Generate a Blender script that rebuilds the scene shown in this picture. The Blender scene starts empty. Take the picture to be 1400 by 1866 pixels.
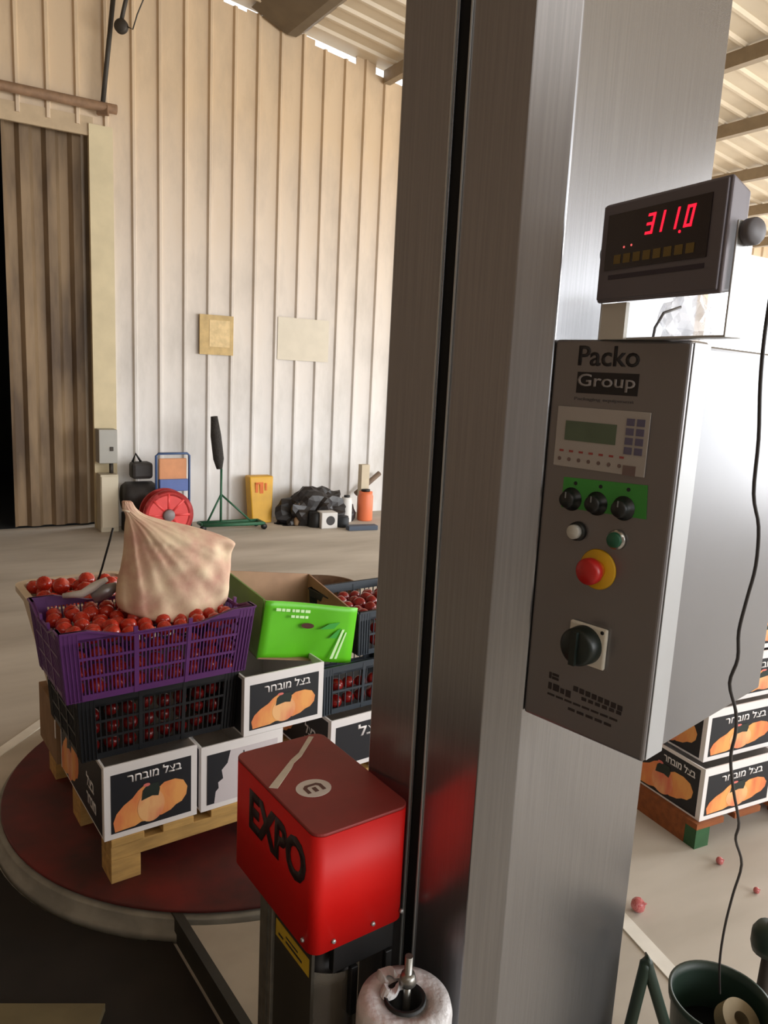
import bpy, bmesh, math, random
from mathutils import Vector, Matrix
random.seed(7)
SC = bpy.context.scene
COL = SC.collection
PI = math.pi

# ------------------------------------------------------------------ camera, world, light
H = 1.65; FPX = 1400.0; PITCH = math.radians(10.3); ROLL = math.atan(0.05)
f_ = Vector((0, math.cos(PITCH), -math.sin(PITCH)))
r0 = Vector((1, 0, 0)); d0 = f_.cross(r0)
r_ = math.cos(ROLL)*r0 - math.sin(ROLL)*d0
d_ = math.sin(ROLL)*r0 + math.cos(ROLL)*d0
cam = bpy.data.cameras.new('camera'); co = bpy.data.objects.new('camera', cam); COL.objects.link(co)
M = Matrix((r_, -d_, -f_)).transposed().to_4x4(); M.translation = Vector((0, 0, H))
co.matrix_world = M
cam.sensor_fit = 'VERTICAL'; cam.sensor_height = 36; cam.lens = FPX/1866*36
cam.clip_start = .05
SC.camera = co
SC.view_settings.view_transform = 'Standard'; SC.view_settings.look = 'None'
SC.view_settings.gamma = 1; SC.view_settings.use_curve_mapping = False
SC.view_settings.exposure = 0.0

def ray(x, y): return f_ + (x-700)/FPX*r_ + (y-933)/FPX*d_
def onz(x, y, z=0):
    v = ray(x, y); return v*((z-H)/v.z) + Vector((0, 0, H))
def onpl(x, y, p, n):
    v = ray(x, y); return v*((p-Vector((0, 0, H))).dot(n)/v.dot(n)) + Vector((0, 0, H))

world = bpy.data.worlds.new('sky'); SC.world = world; world.use_nodes = True
wn = world.node_tree; bg = wn.nodes['Background']
bg.inputs[0].default_value = (0.93, 0.96, 1.0, 1); bg.inputs[1].default_value = 3.0

def area(name, loc, target, sx, sy, power, color):
    l = bpy.data.lights.new(name, 'AREA'); l.shape = 'RECTANGLE'; l.size = sx; l.size_y = sy
    l.energy = power; l.color = color
    o = bpy.data.objects.new(name, l); COL.objects.link(o); o.location = loc
    o.rotation_euler = (Vector(target)-Vector(loc)).to_track_quat('-Z', 'Y').to_euler()
    return o
# right side and yard daylight; far-wall and overhead lamps are added fills
area('daylight_right', (6.6, -1.2, 2.3), (-1.5, 5.5, 1.7), 5.0, 2.6, 275, (1.0, 0.99, 0.98))
area('fill_far_wall', (5.6, 4.6, 2.0), (-1.2, 7.6, 1.6), 3.0, 2.4, 230, (0.97, 0.985, 1.0))
area('daylight_yard', (9.6, 11.0, .7), (5.0, 8.0, 4.4), 4.0, 1.6, 330, (1.0, 0.98, 0.94))
area('fill_overhead', (1.5, -2.8, 4.3), (0.2, 3.5, 1.2), 4.5, 1.2, 30, (1.0, 0.96, 0.9))

# ------------------------------------------------------------------ materials
def srgb(r, g, b):
    def c(v):
        v /= 255; return v/12.92 if v <= .04045 else ((v+.055)/1.055)**2.4
    return (c(r), c(g), c(b), 1)
MATS = {}
def mat(name, col, rough=.6, metal=0, var=0, scale=8, stretch=(1, 1, 1), bump=0, col2=None, emit=None, alpha=1, trans=0, spec=.5, coat=0, thresh=(.35, .65)):
    if name in MATS: return MATS[name]
    m = bpy.data.materials.new(name); m.use_nodes = True
    nt = m.node_tree; b = nt.nodes['Principled BSDF']
    c = srgb(*col)
    b.inputs['Base Color'].default_value = c
    b.inputs['Roughness'].default_value = rough; b.inputs['Metallic'].default_value = metal
    b.inputs['Specular IOR Level'].default_value = spec
    b.inputs['Coat Weight'].default_value = coat
    b.inputs['Transmission Weight'].default_value = trans
    if alpha < 1: b.inputs['Alpha'].default_value = alpha
    if emit:
        b.inputs['Emission Color'].default_value = srgb(*emit[0]); b.inputs['Emission Strength'].default_value = emit[1]
    if var or bump or col2:
        tc = nt.nodes.new('ShaderNodeTexCoord'); mp = nt.nodes.new('ShaderNodeMapping'); mp.inputs['Scale'].default_value = stretch
        nz = nt.nodes.new('ShaderNodeTexNoise'); nz.inputs['Scale'].default_value = scale; nz.inputs['Detail'].default_value = 5
        nt.links.new(tc.outputs['Object'], mp.inputs[0]); nt.links.new(mp.outputs[0], nz.inputs['Vector'])
        rp = nt.nodes.new('ShaderNodeValToRGB')
        rp.color_ramp.elements[0].position = thresh[0]; rp.color_ramp.elements[1].position = thresh[1]
        k = 1-var
        rp.color_ramp.elements[0].color = srgb(*col2) if col2 else (c[0]*k, c[1]*k, c[2]*k, 1)
        rp.color_ramp.elements[1].color = c
        nt.links.new(nz.outputs[0], rp.inputs[0]); nt.links.new(rp.outputs[0], b.inputs['Base Color'])
        if bump:
            bp = nt.nodes.new('ShaderNodeBump'); bp.inputs['Strength'].default_value = bump; bp.inputs['Distance'].default_value = .01
            nt.links.new(nz.outputs[0], bp.inputs['Height']); nt.links.new(bp.outputs[0], b.inputs['Normal'])
    MATS[name] = m; return m

STEEL = mat('brushed_steel', (160, 160, 162), .27, .9, .12, 6, (40, 40, .6))
STEEL_L = mat('light_steel', (190, 192, 192), .38, .6, .08, 6, (40, 40, .6))
CABIN = mat('grey_enamel', (128, 128, 131), .35, .6, .06, 5)
BLACK = mat('black', (14, 14, 15), .5)
BLACKM = mat('black_matt', (9, 9, 9), .9)
RED = mat('red_enamel', (204, 16, 12), .5, 0, .05, 6, spec=.3)
REDDUST = mat('dusty_red_enamel', (140, 46, 42), .6, 0, .22, 9)
GALV = mat('galvanised', (120, 116, 106), .5, .5, .3, 30)
WHITE = mat('white_print', (236, 232, 230), .6)
BLACKP = mat('black_print', (24, 26, 32), .55)
CARD = mat('cardboard', (150, 118, 86), .85, 0, .2, 14)
CARDIN = mat('grey_cardboard', (150, 140, 130), .85, 0, .15, 14)
ORANGE = mat('onion_print', (244, 172, 96), .6, 0, 0, 14, (1, 1, .4), col2=(226, 118, 72))
PINK = mat('pink_print', (226, 120, 110), .6)
WOOD = mat('pallet_wood', (206, 164, 96), .8, 0, .35, 7, (1, 6, 6), .2)
WOODO = mat('orange_wood', (150, 84, 40), .8, 0, .3, 7, (1, 6, 6), .2)
PURPLE = mat('purple_plastic', (98, 48, 112), .45, 0, .12, 9)
BLKCRATE = mat('black_crate_plastic', (20, 22, 26), .5)
SLATECR = mat('slate_crate_plastic', (52, 60, 68), .5)
TOM = mat('tomato_skin', (206, 58, 28), .25, 0, 0, 9, col2=(168, 22, 18), coat=.3)
TOMD = mat('shaded_tomato_skin', (150, 24, 20), .28, 0, 0, 9, col2=(110, 14, 14), coat=.3)  # darker copy of the tomato skin, crate shade put into its colour
SACK = mat('sack_mesh', (228, 204, 172), .85, 0, 0, 13, (1, 1, 1), .35, col2=(206, 160, 140))
GREENP = mat('green_print', (96, 196, 24), .45, 0, .12, 5)
GREEND = mat('dark_green_print', (40, 150, 40), .5)
GREENL = mat('green_label', (62, 150, 62), .5, 0, .1, 8)
CREAM = mat('cream_plastic', (222, 218, 204), .5, 0, .06, 8)
DISC = mat('turntable_red', (112, 30, 26), .55, 0, 0, 5, col2=(62, 26, 24), bump=.1)
RIM = mat('turntable_grey', (150, 146, 134), .5, .1, .3, 12)
PLATE = mat('base_plate', (176, 164, 146), .7, .1, .2, 5)
GREENM = mat('green_paint', (40, 96, 66), .5, 0, .2, 12)
DKGREEN = mat('dark_green_plastic', (22, 44, 32), .5, 0, .2, 9)
LEDR = mat('red_led', (255, 30, 50), .5, emit=((255, 30, 60), 1.2))
LEDOFF = mat('display_glass', (38, 30, 33), .22)
RUST = mat('rusty_pipe', (140, 108, 80), .7, .2, .3, 14)
DARKST = mat('dark_steel', (74, 68, 60), .6, .4, .2, 14)
FILM = mat('film_plastic', (215, 212, 212), .35, 0, .2, 28, (1, 1, .6), .8)
CLEAR = mat('clear_plastic', (235, 235, 240), .12, 0, 0, 20, bump=.8, alpha=.45)

# ------------------------------------------------------------------ helpers
def link(name, me, m, parent=None):
    o = bpy.data.objects.new(name, me); COL.objects.link(o)
    if m is not None:
        for q in (m if isinstance(m, (list, tuple)) else [m]): me.materials.append(q)
    if parent is not None: o.parent = parent
    return o
class MB:
    def __init__(s): s.v = []; s.f = []; s.sm = []; s.mi = []; s.cur = 0
    def add(s, vs, fs, smooth=False):
        n = len(s.v); s.v += [tuple(v) for v in vs]
        for f in fs: s.f.append(tuple(i+n for i in f)); s.sm.append(smooth); s.mi.append(s.cur)
        return s
    def box(s, x0, x1, y0, y1, z0, z1):
        return s.add([(x0, y0, z0), (x1, y0, z0), (x1, y1, z0), (x0, y1, z0), (x0, y0, z1), (x1, y0, z1), (x1, y1, z1), (x0, y1, z1)],
              [(0, 3, 2, 1), (4, 5, 6, 7), (0, 1, 5, 4), (1, 2, 6, 5), (2, 3, 7, 6), (3, 0, 4, 7)])
    def prism(s, poly, z0, z1, smooth=False):
        n = len(poly); a = sum(poly[i][0]*poly[(i+1) % n][1]-poly[(i+1) % n][0]*poly[i][1] for i in range(n))
        if a < 0: poly = poly[::-1]
        s.add([(x, y, z0) for x, y in poly]+[(x, y, z1) for x, y in poly], [tuple(range(n))[::-1], tuple(range(n, 2*n))])
        s.add([(x, y, z0) for x, y in poly]+[(x, y, z1) for x, y in poly], [(i, (i+1) % n, n+(i+1) % n, n+i) for i in range(n)], smooth)
        return s
    def hexa(s, p):  # 8 points: 4 bottom, 4 top
        return s.add(p, [(0, 3, 2, 1), (4, 5, 6, 7), (0, 1, 5, 4), (1, 2, 6, 5), (2, 3, 7, 6), (3, 0, 4, 7)])
    def tube(s, pts, r, n=10, closed=False):
        pts = [Vector(p) for p in pts]; N = len(pts); rings = []
        rr = r if isinstance(r, (list, tuple)) else [r]*N
        up = Vector((0.13, .31, .94)).normalized()
        for i, p in enumerate(pts):
            a = pts[(i-1) % N] if (closed or i > 0) else p; b = pts[(i+1) % N] if (closed or i < N-1) else p
            t = (b-a).normalized(); u = t.cross(up)
            if u.length < .1: u = t.cross(Vector((1, 0, 0)))
            u.normalize(); w = t.cross(u)
            rings.append([p+u*(rr[i]*math.cos(2*PI*k/n))+w*(rr[i]*math.sin(2*PI*k/n)) for k in range(n)])
        vs = [v for q in rings for v in q]; fs = []
        for i in range(N if closed else N-1):
            j = (i+1) % N
            for k in range(n): fs.append((i*n+k, i*n+(k+1) % n, j*n+(k+1) % n, j*n+k))
        s.add(vs, fs, True)
        if not closed: s.add(rings[0], [tuple(range(n))]); s.add(rings[-1], [tuple(range(n))[::-1]])
        return s
    def lathe(s, prof, n=32, cx=0, cy=0, axis='z', org=(0, 0, 0)):
        vs = []; fs = []
        for r, z in prof:
            for k in range(n):
                a = 2*PI*k/n; x, y = r*math.cos(a), r*math.sin(a)
                if axis == 'z': v = (cx+x, cy+y, z)
                elif axis == 'x': v = (org[0]+z, org[1]+x, org[2]+y)
                else: v = (org[0]+x, org[1]+z, org[2]+y)
                vs.append(v)
        for i in range(len(prof)-1):
            for k in range(n): fs.append((i*n+k, i*n+(k+1) % n, (i+1)*n+(k+1) % n, (i+1)*n+k))
        s.add(vs, fs, True)
        for idx in (0, len(prof)-1):
            if prof[idx][0] > 1e-5: s.add(vs[idx*n:(idx+1)*n], [tuple(range(n))])
        return s
    def build(s, name, m, parent=None, bevel=0, seg=2):
        me = bpy.data.meshes.new(name); me.from_pydata(s.v, [], s.f)
        me.polygons.foreach_set('use_smooth', s.sm); me.polygons.foreach_set('material_index', s.mi)
        bm = bmesh.new(); bm.from_mesh(me); bmesh.ops.remove_doubles(bm, verts=bm.verts, dist=1e-6)
        bmesh.ops.recalc_face_normals(bm, faces=bm.faces); bm.to_mesh(me); bm.free(); me.update()
        o = link(name, me, m, parent)
        if bevel:
            b = o.modifiers.new('bevel', 'BEVEL'); b.width = bevel; b.segments = seg; b.limit_method = 'ANGLE'; b.angle_limit = math.radians(40)
        return o
def tag(o, label, cat, group=None, kind=None):
    o['label'] = label; o['category'] = cat
    if group: o['group'] = group
    if kind: o['kind'] = kind
    return o
def struct(o): o['kind'] = 'structure'; return o
def empty(name, loc, deg=0):
    e = bpy.data.objects.new(name, None); COL.objects.link(e); e.location = loc; e.rotation_euler = (0, 0, math.radians(deg))
    e.empty_display_size = .1; return e
def box(name, m, parent, x0, x1, y0, y1, z0, z1, bevel=0, seg=2): return MB().box(x0, x1, y0, y1, z0, z1).build(name, m, parent, bevel, seg)
DX, DY, DZ = Vector((1, 0, 0)), Vector((0, 1, 0)), Vector((0, 0, 1))
def lettering(name, body, m, parent, org, u, v, w, h, bold=0.0, depth=.0008):
    """text as a thin mesh fitted to the w x h rectangle whose lower left corner is org"""
    c = bpy.data.curves.new('t', 'FONT'); c.body = body; c.offset = bold; c.resolution_u = 3
    o = bpy.data.objects.new('t', c); COL.objects.link(o); bpy.context.view_layer.update()
    me = bpy.data.meshes.new_from_object(o.evaluated_get(bpy.context.evaluated_depsgraph_get()))
    bpy.data.objects.remove(o); bpy.data.curves.remove(c)
    xs = [q.co.x for q in me.vertices]; ys = [q.co.y for q in me.vertices]
    x0, x1, y0, y1 = min(xs), max(xs), min(ys), max(ys)
    org = Vector(org); n = u.cross(v)
    for q in me.vertices:
        q.co = org + u*((q.co.x-x0)/(x1-x0)*w) + v*((q.co.y-y0)/(y1-y0)*h) + n*depth
    bm = bmesh.new(); bm.from_mesh(me)
    g = bmesh.ops.extrude_face_region(bm, geom=bm.faces[:])
    bmesh.ops.translate(bm, verts=[e for e in g['geom'] if isinstance(e, bmesh.types.BMVert)], vec=-n*depth)
    bm.to_mesh(me); bm.free()
    me.materials.clear(); me.name = name
    return link(name, me, m, parent)
def decal(name, polys, m, parent, org, u, v, depth=.0006):
    """thin flat shapes; polys in (u, v) metres"""
    n = u.cross(v); org = Vector(org); b = MB()
    for p in polys:
        k = len(p); A = [org+u*x+v*y+n*depth for x, y in p]; B = [org+u*x+v*y for x, y in p]
        b.add(A+B, [tuple(range(k))]+[(i, (i+1) % k, k+(i+1) % k, k+i) for i in range(k)])
    return b.build(name, m, parent)
def rect(x0, y0, x1, y1): return [(x0, y0), (x1, y0), (x1, y1), (x0, y1)]
def ell(cx, cy, rx, ry, n=24, rot=0):
    return [(cx+rx*math.cos(t)*math.cos(rot)-ry*math.sin(t)*math.sin(rot), cy+rx*math.cos(t)*math.sin(rot)+ry*math.sin(t)*math.cos(rot)) for t in [2*PI*i/n for i in range(n)]]
def rpoly(x0, x1, y0, y1, r, n=5):
    P = []
    for cx, cy, a in ((x1-r, y1-r, 0), (x0+r, y1-r, 90), (x0+r, y0+r, 180), (x1-r, y0+r, 270)):
        for i in range(n+1):
            t = math.radians(a+90*i/n); P.append((cx+r*math.cos(t), cy+r*math.sin(t)))
    return P
def copy_tree(o, parent=None):
    c = o.copy(); COL.objects.link(c); c.parent = parent
    for ch in list(o.children): copy_tree(ch, c)
    return c

# ------------------------------------------------------------------ the shed
W0 = onz(249, 957, 0); WA = 32.0; wa = math.radians(WA)
w1 = Vector((math.cos(wa), math.sin(wa), 0)); w2 = Vector((-math.sin(wa), math.cos(wa), 0))
def W(s, t, z=0): return W0 + w1*s + w2*t + DZ*z
def roofz(s): return 5.103-.1314*(s-.98)
shed = empty('shed_frame', W0, WA); 
bpy.data.objects.remove(shed)
def placeW(o): o.location = W0; o.rotation_euler = (0, 0, wa); return o

FLOORM = mat('concrete_floor', (204, 196, 184), .75, 0, 0, 1.6, (.5, 1.6, 1), .15, col2=(168, 159, 146), thresh=(.3, .7))
fl = MB().box(-9, 16, -22, 14, -.12, 0).build('floor', FLOORM); placeW(fl); struct(fl)
WALLM = bpy.data.materials.new('tinted_sheet_wall'); WALLM.use_nodes = True
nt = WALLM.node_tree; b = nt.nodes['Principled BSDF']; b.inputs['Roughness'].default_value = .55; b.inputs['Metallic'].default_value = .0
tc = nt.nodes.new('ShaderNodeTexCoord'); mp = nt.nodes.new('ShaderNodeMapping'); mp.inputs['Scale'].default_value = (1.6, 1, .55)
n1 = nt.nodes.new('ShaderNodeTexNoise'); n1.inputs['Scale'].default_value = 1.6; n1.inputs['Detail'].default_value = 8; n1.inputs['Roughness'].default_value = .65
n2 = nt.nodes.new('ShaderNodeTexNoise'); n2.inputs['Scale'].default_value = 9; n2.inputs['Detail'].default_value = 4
# dust and warm roof bounce put into the upper sheets' colour, low sheets paler
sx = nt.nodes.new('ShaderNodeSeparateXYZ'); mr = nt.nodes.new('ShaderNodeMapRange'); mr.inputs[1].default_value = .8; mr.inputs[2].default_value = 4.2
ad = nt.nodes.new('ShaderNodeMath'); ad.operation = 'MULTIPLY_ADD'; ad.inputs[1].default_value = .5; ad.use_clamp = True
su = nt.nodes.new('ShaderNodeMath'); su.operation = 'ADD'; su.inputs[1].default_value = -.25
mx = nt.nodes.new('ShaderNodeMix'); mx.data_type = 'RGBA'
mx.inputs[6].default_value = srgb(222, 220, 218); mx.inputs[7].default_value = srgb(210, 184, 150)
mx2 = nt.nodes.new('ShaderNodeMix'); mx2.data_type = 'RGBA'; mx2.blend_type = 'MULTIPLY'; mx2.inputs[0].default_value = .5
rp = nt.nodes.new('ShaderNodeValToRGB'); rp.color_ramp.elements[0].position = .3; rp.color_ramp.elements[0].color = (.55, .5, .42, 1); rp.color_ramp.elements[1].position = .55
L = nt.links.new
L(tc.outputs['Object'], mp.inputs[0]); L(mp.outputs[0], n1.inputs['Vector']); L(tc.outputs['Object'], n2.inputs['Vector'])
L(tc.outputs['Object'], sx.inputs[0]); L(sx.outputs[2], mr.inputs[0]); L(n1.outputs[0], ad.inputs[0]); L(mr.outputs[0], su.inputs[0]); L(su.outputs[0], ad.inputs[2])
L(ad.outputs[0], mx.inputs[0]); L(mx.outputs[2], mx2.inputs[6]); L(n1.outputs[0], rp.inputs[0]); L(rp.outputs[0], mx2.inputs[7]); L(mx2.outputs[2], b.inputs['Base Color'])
ROOFM = mat('roof_sheet', (206, 190, 164), .5, .0, .1, 3)

def rib_profile(s0, s1, pitch, off, h=.028):
    pts = [(s0, 0)]; k = math.ceil((s0-off)/pitch)
    while off+k*pitch < s1-.03:
        c = off+k*pitch
        if c-.03 > s0: pts += [(c-.026, 0), (c-.012, -h), (c+.012, -h), (c+.026, 0)]
        k += 1
    pts.append((s1, 0)); return pts
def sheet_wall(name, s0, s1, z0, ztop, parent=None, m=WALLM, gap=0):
    pts = rib_profile(s0, s1, .245, 0.0); b = MB(); n = len(pts); th = .02
    front = [(x, y, z0) for x, y in pts]+[(x, y, ztop(x)) for x, y in pts]
    back = [(x, th, z0) for x, y in pts]+[(x, th, ztop(x)) for x, y in pts]
    b.add(front, [(i, i+1, n+i+1, n+i) for i in range(n-1)])
    b.add(back, [(i, i+1, n+i+1, n+i) for i in range(n-1)])
    b.add([front[n], front[2*n-1], back[2*n-1], back[n]], [(0, 1, 2, 3)])
    for i in (0, n-1): b.add([front[i], front[n+i], back[n+i], back[i]], [(0, 1, 2, 3)])
    b.add(front[:n]+back[:n], [(i, i+1, n+i+1, n+i) for i in range(n-1)])
    return placeW(b.build(name, m, parent))
DOOR_T = 3.70
def top(g): return lambda s: roofz(s)-g
wb = MB()
parts = [(-6.0, -3.2, 0, top(.0)), (-3.2, -.38, DOOR_T, top(.0)), (-.38, .86, 0, top(.01)), (.86, 1.10, 0, top(.06)), (1.10, 1.84, 0, top(.03)),
         (1.84, 2.33, 0, top(.08)), (2.33, 2.57, 0, top(.0)), (2.57, 3.03, 0, top(.09)), (3.055, 8.6, 0, top(.0)), (8.6, 13.0, 3.75, top(0))]
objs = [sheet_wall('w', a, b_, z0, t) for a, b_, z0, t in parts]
bm = bmesh.new()
for o in objs: bm.from_mesh(o.data)
me = bpy.data.meshes.new('wall_back'); bm.to_mesh(me); bm.free()
for o in objs: bpy.data.objects.remove(o)
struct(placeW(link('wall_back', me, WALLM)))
# left end wall, near wall behind the photographer
struct(placeW(MB().box(-6.1, -6.0, -13.1, 2, 0, 6.0).build('wall_left', mat('brown_sheet', (140, 120, 100), .7, 0, .15, 3))))
nw = MB()
for a_, b_, lo, hi in ((-6, -1.5, 0, None), (-1.5, 4.5, 0, 1.6), (-1.5, 4.5, 4.1, None), (4.5, 5.5, 0, None)):
    ha, hb2 = (roofz(a_), roofz(b_)) if hi is None else (hi, hi)
    nw.hexa([(a_, -13.1, lo), (b_, -13.1, lo), (b_, -13, lo), (a_, -13, lo), (a_, -13.1, ha), (b_, -13.1, hb2), (b_, -13, hb2), (a_, -13, ha)])
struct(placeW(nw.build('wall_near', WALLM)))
# roof: sheets with ribs running down the slope
b = MB(); pts = [(t, 0) for t in (-13.2,)]
t = -13.0
while t < -.2: pts += [(t, 0), (t+.015, -.03), (t+.045, -.03), (t+.06, 0)]; t += .26
pts.append((.05, 0)); n = len(pts)
for dz in (0, .04):
    b.add([(-6.2, y, roofz(-6.2)+(z if dz == 0 else dz)) for y, z in pts]+[(10.8, y, roofz(10.8)+(z if dz == 0 else dz)) for y, z in pts], [(i, i+1, n+i+1, n+i) for i in range(n-1)])
struct(placeW(b.build('ceiling', ROOFM)))
PURL = mat('purlin_steel', (150, 132, 106), .6, .2, .15, 10)
for i, s in enumerate((-3.6, -2.35, -1.1, .15, 2.68, 4.53, 5.75, 6.95, 8.1, 9.4, 10.7)):
    z = roofz(s)-.03
    struct(placeW(MB().box(s-.03, s+.03, -13, -.03, z-.13, z).box(s+.03, s+.06, -13, -.03, z-.13, z-.115).build('trim_%d' % (i+1), PURL)))
# deep rafter whose cut end rests over the wall
z = roofz(1.45)-.03
struct(placeW(MB().hexa([(1.12, -13, z-.05), (1.42, -13, z-.32), (1.52, -13, z-.32), (1.6, -13, z-.05), (1.12, -.25, z), (1.42, -.25, z), (1.52, -.25, z), (1.6, -.25, z)])
   .build('trim_12', mat('rafter', (112, 98, 78), .6, .2, .15, 6))))
bpy.data.objects.remove(bpy.data.objects['trim_12'])
rb = MB(); y0, y1 = -13, -.05
P = [(1.12, z+.05), (1.50, z-.10), (1.60, z-.10), (1.74, z+.0)]
rb.add([(x, y0, q) for x, q in P]+[(x, y1, q) for x, q in P], [(0, 1, 2, 3), (4, 5, 6, 7), (0, 1, 5, 4), (1, 2, 6, 5), (2, 3, 7, 6), (3, 0, 4, 7)])
struct(placeW(rb.build('trim_12', mat('rafter', (112, 98, 78), .6, .2, .15, 6))))
# door opening: sliding corrugated leaf, dark store beyond
DOORM = mat('brown_stained_sheet', (150, 126, 96), .6, .1, 0, 2.0, (3, 1, .5), .1, col2=(92, 74, 56))
pts = []; s = -1.10; i = 0
while s < -.30:
    pts.append((s, 0 if i % 4 in (0, 3) else .045)); s += (.035 if i % 2 == 0 else .085) if i % 4 in (0, 2) else .075; i += 1
n = len(pts); b = MB()
for dy in (0, .012): b.add([(x, y+.14+dy, .02) for x, y in pts]+[(x, y+.14+dy, 3.85) for x, y in pts], [(i, i+1, n+i+1, n+i) for i in range(n-1)])
b.add([(pts[0][0], .14, .02), (pts[0][0], .152, .02), (pts[0][0], .152, 3.85), (pts[0][0], .14, 3.85)], [(0, 1, 2, 3)])
struct(placeW(b.build('door_1', DOORM)))
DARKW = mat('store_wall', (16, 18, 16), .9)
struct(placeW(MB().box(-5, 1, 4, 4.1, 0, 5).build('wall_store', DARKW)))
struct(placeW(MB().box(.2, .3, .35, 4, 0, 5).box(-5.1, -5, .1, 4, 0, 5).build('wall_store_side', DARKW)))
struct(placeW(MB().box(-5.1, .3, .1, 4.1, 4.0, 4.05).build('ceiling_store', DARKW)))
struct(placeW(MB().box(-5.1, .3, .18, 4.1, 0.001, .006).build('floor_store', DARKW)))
# the sliding rail over the door, lower pale edge, and the bar that holds it
rl = placeW(MB().tube([(-3.3, -.1, 3.86), (-.17, -.1, 3.86)], .042, 12).build('sliding_rail', RUST))
tag(rl, 'rusty brown pipe rail fixed across the wall above the dark door', 'rail')
struct(placeW(MB().box(-3.2, -.36, -.012, .022, 3.62, 3.78).build('trim_13', mat('door_head', (196, 172, 138), .6, 0, .15, 8))))
struct(placeW(MB().box(-.40, -.19, -.03, .03, 0, 3.72).build('trim_14', mat('door_jamb', (214, 198, 160), .6, 0, .12, 5))))
# hanging bar
p0 = onpl(207, -10, W(0, -.14), w2); p1 = onpl(187, 188, W(0, -.1), w2)
hb = tag(empty('hanging_bar', p1), 'dark steel bar hanging from the roof down to the rusty rail', 'bar')
MB().tube([(0, 0, -.02), p0-p1], .022, 8).build('bar', DARKST, hb)
MB().box(-.05, .05, -.02, .02, -.1, -.02).build('clamp', RUST, hb)
pc = onpl(221, 48, W(0, -.3), w2)
pu = tag(empty('pulley', pc), 'dark pulley block with a rope loop hanging high beside the steel bar', 'pulley')
MB().lathe([(.0, -.03), (.05, -.03), (.06, -.015), (.045, 0), (.06, .015), (.05, .03), (0, .03)], 20, axis='y').build('wheel', DARKST, pu)
MB().tube([(0, 0, .04), (.03, 0, .16), (.12, 0, .5)], .018, 8).build('hanger', DARKST, pu)
MB().tube([(.05, -.01, .0), (.10, 0, -.02), (.14, 0, .1), (.24, 0, .32), (.34, 0, .5)], .006, 6).build('rope', DARKST, pu)

# ------------------------------------------------------------------ things along the back wall
def fitbox(x0, y0, x1, y1, t):  # rectangle on plane at w2 offset t -> s0,s1,z0,z1
    a = onpl(x0, y1, W(0, t), w2); c = onpl(x1, y0, W(0, t), w2)
    return ((a-W0).dot(w1), (c-W0).dot(w1), a.z, c.z)
def fz(x, y, t): q = onpl(x, y, W(0, t), w2); return (q-W0).dot(w1), q.z
YEL = mat('yellowed_board', (206, 176, 120), .7, 0, .25, 12)
s0, s1, z0, z1 = fitbox(363, 577, 425, 645, -.03)
e = tag(empty('notice_board', W(s0, -.03, z0), WA), 'yellowed square board fixed on the pale sheet wall', 'board')
box('board', YEL, e, 0, s1-s0, -.015, .0, 0, z1-z0); box('sheet', mat('paper_tan', (226, 198, 146), .7, 0, .2, 20), e, .1, s1-s0-.04, -.018, -.0155, .08, z1-z0-.05)
s0, s1, z0, z1 = fitbox(505, 585, 600, 655, -.03)
tag(placeW(MB().box(s0, s1, -.034, -.029, z0, z1).build('paper_sheet', mat('pale_paper', (216, 206, 186), .7, 0, .06, 8))), 'pale rectangular sheet on the wall right of the yellowed board', 'sheet')
# grey switch box and beige cabinet under it
s0, s1, z0, z1 = fitbox(181, 783, 214, 845, -.2)
e = tag(empty('switch_box', W(s0, -.2, z0), WA), 'grey metal switch box on the wall beside the dark door', 'switch box')
box('body', mat('switch_grey', (168, 166, 158), .5, .1, .05, 6), e, 0, s1-s0, 0, .16, 0, z1-z0, .006); box('latch', DARKST, e, .10, .13, -.01, 0, .12, .16)
MB().tube([(.12, .05, 0), (.12, .05, -.12)], .02, 8).build('conduit', DARKST, e)
s0, s1, z0, z1 = fitbox(184, 862, 216, 950, -.25)
e = tag(empty('beige_cabinet', W(s0, -.25, 0), WA), 'small beige cabinet standing on the floor under the grey switch box', 'cabinet')
box('body', mat('beige_enamel', (206, 196, 172), .6, 0, .12, 8), e, 0, s1-s0, 0, .18, 0, .56, .008); box('door', mat('beige_enamel2', (214, 204, 180), .6), e, .01, s1-s0-.01, -.012, -.001, .05, .54)
# dark grey pump
S = fz(252, 900, -.55)[0]
e = tag(empty('pump', W(S+.10, -.26), WA), 'dark grey motor pump standing behind the red hose reel', 'pump')
MB().lathe([(0, -.16), (.12, -.16), (.15, -.12), (.15, .12), (.12, .16), (0, .16)], 20, axis='x', org=(-.02, 0, .34)).build('motor', mat('motor_grey', (62, 60, 60), .5, .3, .3, 14), e)
MB().box(-.17, .12, -.1, .1, .0, .18).build('base', mat('motor_dark', (48, 44, 44), .6, 0, .2, 14), e, .01)
MB().box(-.1, .1, -.08, .08, .52, .68).build('tank', mat('tank_dark', (52, 48, 46), .6, 0, .25, 14), e, .03)
MB().tube([(-.08, 0, .68), (-.05, 0, .76), (.0, 0, .68)], .012, 6).build('handle', BLACK, e)
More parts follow.
